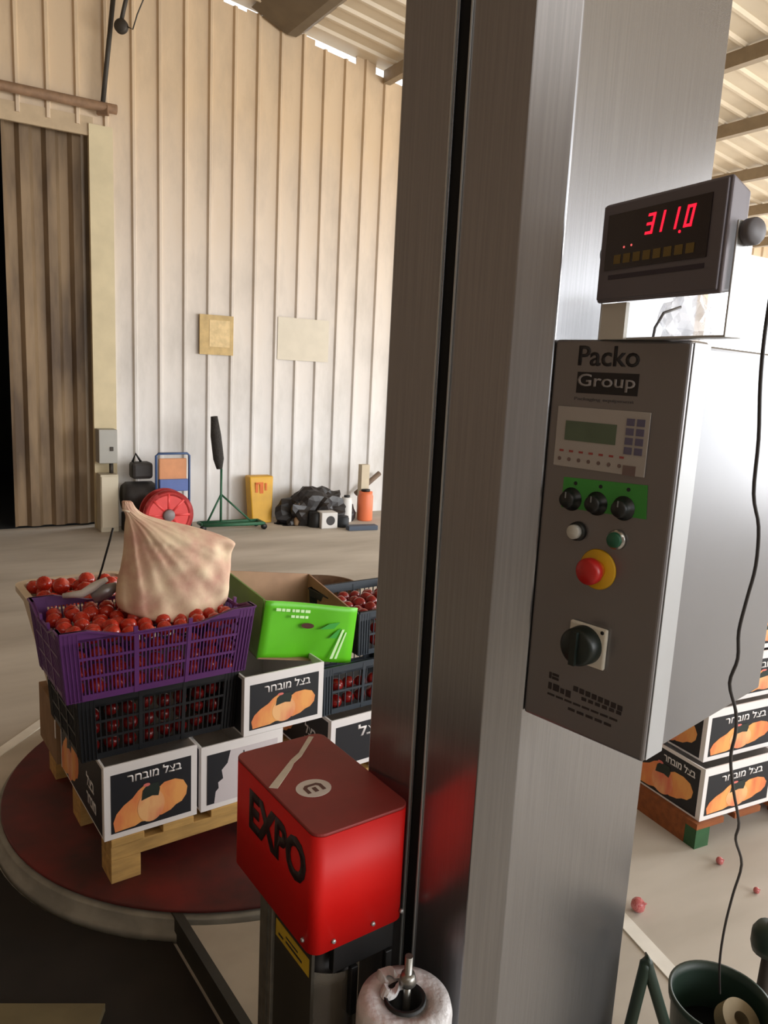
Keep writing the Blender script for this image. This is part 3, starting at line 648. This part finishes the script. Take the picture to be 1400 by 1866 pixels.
def onion_box(loc, deg, w, d, h, label, group=None, art=True, side=True, style=0, near=False):
    e = tag(empty('onion_box', loc, deg), label, 'box', group)
    t = .006
    b = MB().box(0, w, 0, t, 0, h).box(0, w, d-t, d, 0, h).box(0, t, t, d-t, 0, h).box(w-t, w, t, d-t, 0, h).box(t, w-t, t, d-t, 0, t)
    b.build('carton', WHITE if True else CARD, e, .001)
    mrg = .02
    fp = decal('front_print', [rect(mrg, .018, w-mrg, h-.03)], BLACKP if style != 1 else mat('silver_print', (212, 204, 206), .5), e, (0, 0, 0), DX, DZ)
    if style == 2:
        lettering('lettering', HEBV[5:], WHITE, fp, (.115, -.0007, h-.085), DX, DZ, .12, .045, .02)
    elif style == 0:
        onion_art(fp, (mrg+.004, -.0007, .022), DX, DZ, w-2*mrg-.008, h-.078)
        lettering('lettering', HEBV, WHITE, fp, (w*.24, -.0007, h-.066), DX, DZ, w*.58, .029, .02)
    else:
        decal('dark_patch', [[(.02, .02), (.045, .02), (.05, .06), (.06, .07), (.058, .09), (.075, .1), (.07, .13), (.09, .15), (.1, h-.03), (.02, h-.03)], [(w-.11, .11), (w-.1, .13), (w-.07, .13), (w-.07, .09), (w-.09, .08)]], BLACKP, fp, (0, -.0007, 0), DX, DZ)
        lettering('lettering', HEBV[5:], BLACKP, fp, (w*.50, -.0007, h-.075), DX, DZ, w*.2, .032, .012)
    if side:
        sp = decal('side_print', [rect(.012, .008, d-.02, h-.012)], BLACKP, e, (0, d, 0), -DY, DZ)
        k = .5
        if near:
            onion_art(sp, (-.0007, d-.17, .012), -DY, DZ, d-.2, h-.05)
            lettering('lettering', HEBV, WHITE, sp, (-.0007, .19, h-.055), -DY, DZ, .15, .03, .02)
        else:
            onion_art(sp, (-.0007, d-.01, .004), -DY, DZ, d*.46, h-.02)
            lettering('lettering', HEBV[5:], WHITE, sp, (-.0007, d*.36, h*.42), -DY, DZ, d*.16, .042, .02)
            lettering('lettering', HEBV[:5], WHITE, sp, (-.0007, d*.36, h*.18), -DY, DZ, d*.2, .034, .02)
    return e
ob1 = onion_box(G(-.018, .0, DZ0), GA, .288, .52, .238, 'black onion box at the near left corner of the wooden pallet')
ob2 = onion_box(G(.283, .0, DZ0), GA, .29, .5, .222, 'silver fronted onion box on the pallet partly behind the red carriage', style=1)
ob3 = onion_box(G(.428, .0, .458), GA, .298, .45, .205, 'black onion box stood above the silver one, below the green carton')
ob4 = onion_box(G(.765, .0, DZ0), GA, .32, .5, .198, 'black onion box low on the pallet beside the mast', style=2)

def crate(name, loc, deg, w, d, h, m, label, cat='crate', taper=.02, bays=3, wavy=.02, bar=.0042, pitch=.0115, rows=3, floor_=True):
    e = tag(empty(name, loc, deg), label, cat)
    def side(ax, L, off0, off1, sgn):
        b = MB()
        def pt(u, z, o):   # u along side 0..L, o outward thickness
            k = (1-z/h)*taper
            uu = k+u*(L-2*k)/L
            if ax == 'f': return (uu, k+o, z)
            if ax == 'k': return (uu, d-k-o, z)
            if ax == 'l': return (k+o, uu, z)
            return (w-k-o, uu, z)
        def slab(u0, u1, z0, z1, o0, o1):
            b.hexa([pt(u0, z0, o0), pt(u1, z0, o0), pt(u1, z0, o1), pt(u0, z0, o1), pt(u0, z1, o0), pt(u1, z1, o0), pt(u1, z1, o1), pt(u0, z1, o1)])
        cw = .045
        slab(0, cw, 0, h, 0.002, .006); slab(L-cw, L, 0, h, .002, .006)
        for i in range(5): slab(i*cw/4, i*cw/4+.003, 0, h, -.002, .004); slab(L-i*cw/4-.003, L-i*cw/4, 0, h, -.002, .004)
        inner = L-2*cw; bw = inner/bays
        zt = h-.03
        for i in range(rows+1):
            z = .015+(zt-.015)*i/rows; slab(cw, L-cw, z-.004, z+.004, -.001, .005)
        slab(cw, L-cw, 0, .02, 0, .005)
        for i in range(1, bays): slab(cw+i*bw-.006, cw+i*bw+.006, 0, h-.01, -.002, .006)
        u = cw+pitch
        while u < L-cw: slab(u-bar/2, u+bar/2, .01, zt, 0, .004); u += pitch
        # rim, dipping between the corners
        N = 24
        for i in range(N):
            u0, u1 = L*i/N, L*(i+1)/N
            def dip(u):
                x = abs(u/L-.5)*2; return h-wavy*(1-min(1, max(0, (x-.35)/.4))) if wavy else h
            za, zb = dip(u0), dip(u1)
            lo = zt-.004
            b.hexa([pt(u0, lo, -.001), pt(u1, lo, -.001), pt(u1, lo, .004), pt(u0, lo, .004), pt(u0, za, -.001), pt(u1, zb, -.001), pt(u1, zb, .004), pt(u0, za, .004)])
            b.hexa([pt(u0, za-.006, -.006), pt(u1, zb-.006, -.006), pt(u1, zb-.006, .007), pt(u0, za-.006, .007), pt(u0, za, -.006), pt(u1, zb, -.006), pt(u1, zb, .007), pt(u0, za, .007)])
        return b
    b = MB()
    for ax, L in (('f', w), ('k', w), ('l', d), ('r', d)):
        q = side(ax, L, 0, 0, 1); b.add(q.v, q.f)
    b.box(taper, w-taper, taper, d-taper, 0, .004)
    b.build('basket', m, e); return e

# tomatoes: one of the kind, then copies
def tomato_mesh(m):
    b = MB(); b.lathe([(0, .78), (.25, .86), (.6, .82), (.9, .45), (1, 0), (.92, -.4), (.65, -.75), (.3, -.88), (0, -.9)], 14)
    o = b.build('tomato', m); return o
T0 = tomato_mesh(TOM); T1 = tomato_mesh(TOMD)
cnt = [0, 0]
def tomatoes(fr, deg, pts, group, label, kind=0):
    src = (T0, T1)[kind]
    ca, sa = math.cos(math.radians(deg)), math.sin(math.radians(deg))
    for (x, y, z, r) in pts:
        o = src if cnt[kind] == 0 else src.copy()
        if cnt[kind]: COL.objects.link(o)
        cnt[kind] += 1
        o.location = (fr.x+ca*x-sa*y, fr.y+sa*x+ca*y, z); o.scale = (r*random.uniform(.95, 1.06), r, r*.92)
        o.rotation_euler = (random.uniform(-.9, .9), random.uniform(-.9, .9), random.uniform(0, 6.28))
        tag(o, label, 'tomato', group)
def grid(x0, x1, y0, y1, z, r, jz=.006, skip=None):
    out = []; nx = max(1, int((x1-x0)/(2*r*1.0))); ny = max(1, int((y1-y0)/(2*r*.98)))
    for j in range(ny):
        for i in range(nx):
            x = x0+r+(x1-x0-2*r)*(i+(.25 if j % 2 else 0))/max(1, nx-1+.25); y = y0+r+(y1-y0-2*r)*j/max(1, ny-1)
            rr = r*random.uniform(.86, 1.0)
            if skip and skip(x, y): continue
            out.append((x+random.uniform(-.003, .003), y+random.uniform(-.003, .003), z+random.uniform(-jz, jz), rr))
    return out
# black crate under the purple one
bc = crate('black_crate', G(-.075, .045, .475), GA, .505, .40, .205, BLKCRATE, 'black slotted crate of dark red tomatoes under the purple crate', taper=.012, wavy=0, bar=.004, pitch=.0165, rows=3)
fr0 = G(-.075, .045)
for k in range(3):
    tomatoes(fr0, GA, grid(.03, .475, .028, .085, .505+k*.05, .0255), 'dark tomatoes in the black crate', 'shade-darkened tomato inside the black slotted crate', 1)
# purple crate
pc_ = crate('purple_crate', G(-.135, -.02, .690), GA, .585, .38, .218, PURPLE, 'purple slotted crate heaped with red tomatoes, under the sack', taper=.022, wavy=.03)
fr1 = G(-.135, -.02)
for k in range(3):
    tomatoes(fr1, GA, grid(.03, .555, .020, .08, .718+k*.048, .0265), 'tomatoes showing through the purple crate side', 'red tomato seen through the slots of the purple crate')
tomatoes(fr1, GA, grid(.022, .563, .024, .355, .864, .027, .008), 'tomatoes heaped on top of the purple crate', 'red tomato heaped on top of the purple crate')

# cream tub of tomatoes behind
q = G(.095, .665)
tub = tag(empty('cream_tub', Vector((q.x, q.y, .452)), GA), 'cream tub full of tomatoes behind the purple crate', 'tub')
MB().prism(rpoly(-.104, .119, -.119, .119, .05), 0, .01).build('tub_base', CREAM, tub)
b = MB(); r1 = rpoly(-.105, .12, -.12, .12, .05); r2 = rpoly(-.175, .19, -.19, .19, .06); r3 = rpoly(-.165, .18, -.18, .18, .055); r4 = rpoly(-.098, .113, -.113, .113, .045); r5 = rpoly(-.19, .205, -.205, .205, .065)
n = len(r1); ht = .375
vs = [(x, y, 0) for x, y in r1]+[(x, y, ht-.02) for x, y in r2]+[(x, y, ht-.02) for x, y in r5]+[(x, y, ht) for x, y in r5]+[(x, y, ht) for x, y in r3]+[(x, y, .012) for x, y in r4]
b.add(vs, [(k*n+i, k*n+(i+1) % n, (k+1)*n+(i+1) % n, (k+1)*n+i) for k in range(5) for i in range(n)])
b.build('tub_wall', mat('tub_cream', (214, 196, 172), .6, 0, .1, 6), tub)
tomatoes(q, GA, grid(-.155, .17, -.165, .17, .812, .030, .006)+[(-.07, -.02, .852, .031), (.03, .03, .85, .03), (-.0, -.07, .848, .028), (-.11, .06, .845, .028), (.1, -.02, .842, .027)], 'tomatoes in the cream tub', 'red tomato in the cream tub behind the purple crate')
# brown carton under the tub
e = tag(empty('brown_carton', G(-.03, .535, DZ0), GA), 'plain brown carton beneath the cream tub, left of the stack', 'carton')
MB().box(-.0, .34, 0.0, .26, 0, .215).build('carton', CARD, e, .002)
box('white_edge', WHITE, e, -.002, -.0005, .0, .012, .1, .21)
# sack: mesh onion bag
SK = G(0, .15); 
rows = [(1118, 238, 385), (1108, 216, 400), (1090, 211, 408), (1065, 216, 412), (1040, 222, 412), (1015, 227, 414), (1000, 229, 418), (986, 229, 423), (976, 229, 408), (960, 229, 345), (950, 230, 305), (940, 230, 268), (932, 226, 254), (924, 221, 246), (918, 224, 243), (912, 219, 240)]
b = MB(); nr = 72; rings = []
pl0 = G(0, .20)
dense = []
for i in range(len(rows)-1):
    m_ = 3 if i < 8 else 1
    for k in range(m_): dense.append(tuple(rows[i][q]+(rows[i+1][q]-rows[i][q])*k/m_ for q in range(3)))
rows = dense+[rows[-1]]
for i, (y, x0, x1) in enumerate(rows):
    a = onpl(x0, y, pl0, g2); c = onpl(x1, y, pl0, g2)
    a0_, a1_ = (a-P0).dot(g1), (c-P0).dot(g1); z = (a.z+c.z)/2
    cx_, hw = (a0_+a1_)/2, (a1_-a0_)/2
    u_ = i/(len(rows)-1); th = min(.12, hw*.9)*(1-.35*u_)
    ring = []
    for k in range(nr):
        t_ = 2*PI*k/nr; ct, st = math.cos(t_), math.sin(t_)
        x = cx_+hw*math.copysign(abs(ct)**.8, ct); yv = .20+th*math.copysign(abs(st)**.8, st)
        zz = a.z+(c.z-a.z)*(x-a0_)/max(1e-4, a1_-a0_)
        ring.append(G(x, yv, zz))
    rings.append(ring)
vs = [v for r in rings for v in r]
knot = onpl(232, 925, pl0, g2)
for v in vs:
    dv = v-knot; an = math.atan2(dv.dot(g1), -dv.z); dd_ = dv.length
    fold = (noise.noise(Vector((an*9, dd_*1.5, 3.1)))*.032+noise.noise(Vector((an*22, dd_*2, 7.7)))*.010)*min(1, dd_*8)*max(.25, 1-max(0, dd_-.22)*4)
    lump = noise.noise(Vector(v)*17)*.020*max(0, min(1, (dd_-.12)*6))
    k = fold+lump
    if (v-pl0).dot(g2) < 0: v -= g2*k
    else: v += g2*k
    v.z += k*.25
b.add(vs, [(i*nr+k, i*nr+(k+1) % nr, (i+1)*nr+(k+1) % nr, (i+1)*nr+k) for i in range(len(rings)-1) for k in range(nr)], True)
b.add(rings[0], [tuple(range(nr))]); b.add(rings[-1], [tuple(range(nr))])
org = G(.25, .2, .86)
b.v = [tuple(Vector(v)-org) for v in b.v]
sk = tag(empty('onion_sack', org), 'tied beige net sack of onions resting on the purple crate', 'sack')
so = b.build('sack_body', SACK, sk); so.modifiers.new('s', 'SUBSURF').render_levels = 1
kn = onpl(232, 930, pl0, g2)-org
MB().tube([kn+Vector((.012*math.cos(t), .012*math.sin(t), .002*math.sin(2*t))) for t in [2*PI*i/12 for i in range(12)]], .004, 6, True).build('tie', mat('tie_cream', (232, 214, 188), .8), sk)

# curved scoop handle and wire from behind the sack
a = onpl(150, 1082, G(0, .28), g2); c = onpl(183, 1062, G(0, .28), g2)
sc2 = tag(empty('metal_scoop', a), 'bent metal scoop lying on tomatoes left of the sack', 'scoop')
bs = c-a
MB().tube([Vector((-.06, .0, -.01)), Vector((0, 0, 0)), bs*.6, bs, bs+Vector((.02, 0, .012))], [.008, .013, .015, .012, .008], 10).build('handle', mat('handle_white', (214, 208, 200), .4), sc2)
MB().tube([bs*.4+Vector((.01, 0, -.03)), bs+Vector((.02, .0, -.025)), bs+Vector((.05, .01, -.008))], [.018, .024, .012], 10).build('bowl', mat('scoop_steel', (150, 148, 150), .35, .6), sc2)
pts = []
for x, y in ((178, 1060), (186, 1035), (193, 1010), (200, 985), (206, 962)):
    pts.append(onpl(x, y, G(0, .30), g2))
tag(MB().tube(pts, .0035, 6).build('black_wire', BLACK), 'thin black wire rising from the metal scoop behind the sack', 'wire')

# green carton
gc = G(0, 0)
gcar = tag(empty('green_carton', G(.53, .08, .665), GA), 'bright green printed produce carton with dented front and open top', 'carton')
b = MB(); t = .006
p = lambda x, y, l: onpl(x, y, G(0, l), g2)
inv = Matrix.Rotation(-ga, 4, 'Z')
def loc_(v): return inv @ (v-G(.53, .08, .665))
fl_, fr2, br2, bl2 = [loc_(p(x, y, .08)) for x, y in ((480, 1092), (644, 1104), (636, 1207), (468, 1201))]
N = 10; fr_v = []
for j in range(N+1):
    for i in range(N+1):
        u, v = i/N, j/N
        q = (bl2*(1-u)+br2*u)*(1-v)+(fl_*(1-u)+fr2*u)*v
        q = q+Vector((0, .022*math.exp(-((u-.5)/.12)**2)*(1-v)*.9-.02*v+.01*math.sin(u*5), 0)); fr_v.append(q)
quad = [(j*(N+1)+i, j*(N+1)+i+1, (j+1)*(N+1)+i+1, (j+1)*(N+1)+i) for j in range(N) for i in range(N)]
b.add(fr_v, quad, True); b.add([v+Vector((0, t, 0)) for v in fr_v], quad, True)
for j in range(N):
    for i_ in (0, N): 
        a, c = fr_v[j*(N+1)+i_], fr_v[(j+1)*(N+1)+i_]; b.add([a, c, c+Vector((0, t, 0)), a+Vector((0, t, 0))], [(0, 1, 2, 3)])
for i in range(N):
    for j_ in (0, N):
        a, c = fr_v[j_*(N+1)+i], fr_v[j_*(N+1)+i+1]; b.add([a, c, c+Vector((0, t, 0)), a+Vector((0, t, 0))], [(0, 1, 2, 3)])
b.build('front_wall', GREENP, gcar)
def panel(name, pts, m, n_=Vector((0, .006, 0))):
    b = MB(); b.hexa([pts[0], pts[1], pts[1]+n_, pts[0]+n_, pts[3], pts[2], pts[2]+n_, pts[3]+n_]); return b.build(name, m, gcar)
# left wall, back wall, right wall, base
bkl, bkr = loc_(p(412, 1040, .46)), loc_(p(562, 1046, .46))
lw = [bl2+Vector((0, 0, 0)), Vector((bkl.x, bkl.y, bl2.z)), bkl, fl_+Vector((0, .0, 0))]
GS = mat('green_side', (110, 150, 60), .5, 0, .2, 8)
panel('side_wall', lw, GS, Vector((.006, 0, 0)))
panel('back_wall', [Vector((bkl.x, bkl.y, br2.z)), Vector((bkr.x, bkr.y, br2.z)), bkr, bkl], mat('carton_inside', (176, 140, 112), .85, 0, .2, 9))
panel('side_wall', [br2+Vector((-.006, 0, 0)), Vector((bkr.x, bkr.y, br2.z)), bkr, fr2+Vector((-.012, 0.0, -.01))], MATS['carton_inside'], Vector((.006, 0, 0)))
panel('carton_base', [bl2, br2, Vector((bkr.x, bkr.y, br2.z)), Vector((bkl.x, bkl.y, bl2.z))], CARD, Vector((0, 0, .005)))
GW = mat('green_pale_print', (200, 236, 176), .5)
fu = (fr2-fl_).normalized(); fv = (fl_-bl2).normalized()
fo = bl2*.5+fl_*.5
decal('printed_marks', [rect(.04+x, .176, .04+x+w_, .186) for x, w_ in ((0, .018), (.022, .012), (.038, .016), (.062, .01), (.075, .016), (.096, .014), (.114, .02))]+[rect(.10+x, .156, .10+x+w_, .165) for x, w_ in ((0, .014), (.018, .012), (.034, .018), (.056, .012))], GW, gcar, bl2-Vector((0, .026, 0))+fv*.0, fu, (fv*.94+DZ*.06).normalized())
decal('hand_hole', [ell(0, 0, .026, .01, 20)], mat('hole_dark', (70, 30, 20), .8), gcar, bl2+fv*.128+fu*.175-Vector((0, .016, 0)), fu, DZ)
decal('fern_print', [[(-.04, -.0), (.0, .022), (.045, .03), (.02, .005)], [(.0, -.03), (.035, .0), (.05, .008), (.03, -.03)]], GREEND, gcar, bl2+fv*.12+fu*.26-Vector((0, .026, 0)), fu, DZ)
decal('white_flash', [[(0, 0), (.012, 0), (.06, .11), (.05, .11)], [(.02, .0), (.03, .0), (.07, .1), (.064, .1)]], GW, gcar, bl2+fv*.015+fu*.275-Vector((0, .026, 0)), fu, DZ)
# brown basket rim piece right of the carton
q0 = p(562, 1072, .5); 
hb_ = tag(empty('brown_basket', q0, GA), 'low brown basket behind the green carton', 'basket')
b = MB()
for k, (zz, rr) in enumerate(((0, .15), )):
    pass
MB().lathe([(.13, -.10), (.165, .0), (.172, .002), (.172, -.008), (.16, -.012), (.125, -.105), (0, -.105)], 32, .12, .10).build('basket_wall', mat('wicker_brown', (120, 92, 70), .8, 0, .3, 40), hb_)
hb_.location = hb_.location-Vector((0, 0, .03))

# mesh crate to the right with tomatoes and slate crate under it
mc = crate('dark_mesh_crate', G(.905, .06, .625), GA, .42, .36, .17, SLATECR, 'dark mesh crate of tomatoes right of the green carton', taper=.01, wavy=0, bar=.003, pitch=.022, bays=2, rows=2)
tomatoes(G(.905, .06), GA, grid(.02, .38, .015, .3, .765, .027)+grid(.02, .3, .012, .06, .67, .026)+grid(.02, .3, .012, .06, .715, .026), 'tomatoes in the dark mesh crate', 'red tomato in the dark mesh crate right of the green carton', 1)
mc2 = crate('slate_crate', G(.735, .03, .438), GA, .5, .4, .185, SLATECR, 'slate grey crate with tomatoes under the dark mesh crate', taper=.01, wavy=0, bar=.003, pitch=.03, bays=3, rows=2)
tomatoes(G(.735, .03), GA, grid(.06, .34, .012, .06, .475, .026)+grid(.06, .34, .012, .06, .53, .026), 'tomatoes in the slate crate', 'dark tomato inside the slate grey crate', 1)

# ------------------------------------------------------------------ second pallet, right of the mast
U0 = onz(1265, 1548, 0); UA = 27.0; ua = math.radians(UA)
u1 = Vector((math.cos(ua), math.sin(ua), 0)); u2 = Vector((-math.sin(ua), math.cos(ua), 0))
def Uf(a, b, z=0): return U0+u1*a+u2*b+DZ*z
e = tag(empty('orange_pallet', U0, UA), 'orange brown pallet with green corner foot on the floor right of the mast', 'pallet')
box('foot', mat('green_foot', (44, 92, 52), .6, 0, .3, 12), e, 0, .07, 0, .05, 0, .075)
for bx in (.5, 1.0): box('foot', WOODO, e, bx, bx+.1, 0, .08, 0, .075)
box('side_board', WOODO, e, .0, .022, .051, .8, .0, .075)
for i in range(6): box('deck_board', WOODO, e, i*.2, i*.2+.14, 0, .8, .0755, .098)
rb1 = onion_box(Uf(.02, .01, .099), UA, .38, .5, .205, 'onion box at the near corner of the orange pallet', near=True)
rb2 = onion_box(Uf(.05, .05, .306), UA, .38, .46, .20, 'onion box second up on the orange pallet', near=True)
rb3 = onion_box(Uf(.19, .08, .508), UA, .38, .4, .18, 'onion box third up on the orange pallet, behind the cable', near=True)
rb4 = onion_box(Uf(.22, .10, .69), UA, .38, .4, .18, 'topmost onion box on the orange pallet at the picture edge', near=True)
rb5 = onion_box(Uf(.405, .01, .099), UA, .38, .5, .205, 'onion box on the orange pallet at the right picture edge', side=False)

# loose onions on the floor
ON = mat('red_onion', (170, 60, 66), .3, 0, 0, 9, col2=(206, 130, 126), coat=.3)
def onion(x, y, r, label):
    q = onz(x, y, r); e = tag(empty('onion', Vector((q.x, q.y, r*.93))), label, 'onion')
    MB().lathe([(0, -.92), (.4, -.85), (.85, -.45), (1, 0), (.9, .45), (.5, .8), (.18, 1.0), (.08, 1.3), (0, 1.32)], 20).build('bulb', ON, e)
    for c in e.children: c.scale = (r, r, r)
    e.rotation_euler = (.5, .9, 0); return e
onion(1163, 1648, .024, 'dark red onion on the floor touching the mast edge')
onion(1312, 1568, .014, 'small pink onion on the floor left of the hanging cable foot')
onion(1379, 1622, .011, 'tiny pale onion on the floor near the right picture edge')

# hanging cable
pts = []
for x, y, d in ((1470, 60, .96), (1436, 300, .97), (1410, 500, .98), (1394, 610, .99), (1386, 700, 1.0), (1383, 800, 1.01), (1374, 900, 1.02), (1383, 960, 1.03), (1378, 1030, 1.04), (1362, 1090, 1.045), (1347, 1150, 1.05), (1345, 1200, 1.055), (1330, 1245, 1.06), (1341, 1295, 1.08), (1341, 1335, 1.11), (1332, 1380, 1.15), (1337, 1440, 1.2), (1347, 1500, 1.26), (1341, 1530, 1.3), (1352, 1575, 1.34), (1336, 1630, 1.4), (1321, 1690, 1.46), (1312, 1752, 1.5), (1312, 1810, 1.52)):
    v = ray(x, y); pts.append(v*(d/v.y)+Vector((0, 0, H)))
def smooth(P, n=4):
    out = []
    for i in range(len(P)-1):
        a, b, c, d = P[max(0, i-1)], P[i], P[i+1], P[min(len(P)-1, i+2)]
        for k in range(n):
            t = k/n; out.append(.5*((2*b)+(c-a)*t+(2*a-5*b+4*c-d)*t*t+(3*b-a-3*c+d)*t**3))
    return out+[P[-1]]
tag(MB().tube(smooth(pts), .0026, 8).build('hanging_cable', mat('cable_dark', (46, 42, 42), .5)), 'thin dark cable hanging in waves down into the green bucket', 'cable')

# green bucket with tape and red cloth
BT = .30; bc_ = Vector((.815, 1.519, 0))
bk = tag(empty('green_bucket', Vector((bc_.x, bc_.y, 0))), 'dark green bucket with odds and ends at the lower right corner', 'bucket')
rR = .11
MB().lathe([(0, 0), (.085, 0), (rR-.006, BT-.02), (rR, BT-.02), (rR+.002, BT), (rR-.005, BT), (rR-.010, BT-.02), (.08, .008), (0, .008)], 48).build('pail', DKGREEN, bk)
MB().lathe([(0, .1), (.088, .1), (.094, .19), (.0, .205)], 32).build('dark_filling', BLACK, bk)
e = tag(empty('tape_roll', Vector((bc_.x+.040, bc_.y-.01, .245))), 'beige roll of tape on top in the green bucket', 'tape')
tb = MB().lathe([(.018, -.018), (.046, -.018), (.046, .018), (.018, .018), (.018, -.018)], 40); tb.sm = [False]*len(tb.sm)
tb.build('tape', mat('tape_beige', (150, 134, 104), .6, 0, .2, 12), e); e.rotation_euler = (.5, .3, 0)
b = bmesh.new(); bmesh.ops.create_icosphere(b, subdivisions=3, radius=.05)
for v in b.verts: v.co = Vector((v.co.x, v.co.y*.7, v.co.z*.4))*(1+.4*noise.noise(v.co*30))
me = bpy.data.meshes.new('cloth'); b.to_mesh(me); b.free()
o = link('red_cloth', me, mat('red_cloth', (110, 20, 20), .8)); o.location = (bc_.x+.03, bc_.y-.07, .215); tag(o, 'dark red crumpled cloth inside the green bucket', 'cloth')
# trolley handle tube
ap = onz(1178, 1752, .42)
def dn(x, y, yw, z): v = ray(x, y); return v*(yw/v.y)+Vector((0, 0, H))
A1 = dn(1146, 1880, ap.y-.02, 0); A2 = dn(1216, 1880, ap.y-.02, 0)
d1 = (A1-ap)*3.2; d2 = (A2-ap)*3.2
k1 = (-ap.z+.012)/d1.z; k2 = (-ap.z+.012)/d2.z
e = tag(empty('tube_frame', Vector((ap.x, ap.y, 0))), 'dark green bent tube frame standing between mast and bucket', 'frame')
o_ = Vector((0, 0, ap.z))
MB().tube([o_+d1*k1, o_+d1*.03, o_+d1*.012+Vector((0, 0, .004)), o_+Vector((0, 0, .008)), o_+d2*.012+Vector((0, 0, .004)), o_+d2*.03, o_+d2*k2], .0125, 12).build('tube', DKGREEN, e)
# dark post at the right edge
q = onz(1392, 1800, .25)
e = tag(empty('dark_post', Vector((q.x+.03, q.y+.06, 0))), 'dark post with green fitting at the lower right picture edge', 'post')
MB().tube([(0, 0, 0), (.01, 0, .42)], .016, 10).build('post', mat('post_dark', (52, 46, 38), .7), e)
MB().lathe([(0, .3), (.035, .3), (.04, .32), (.04, .35), (.03, .37), (0, .37)], 16).build('fitting', DKGREEN, e)
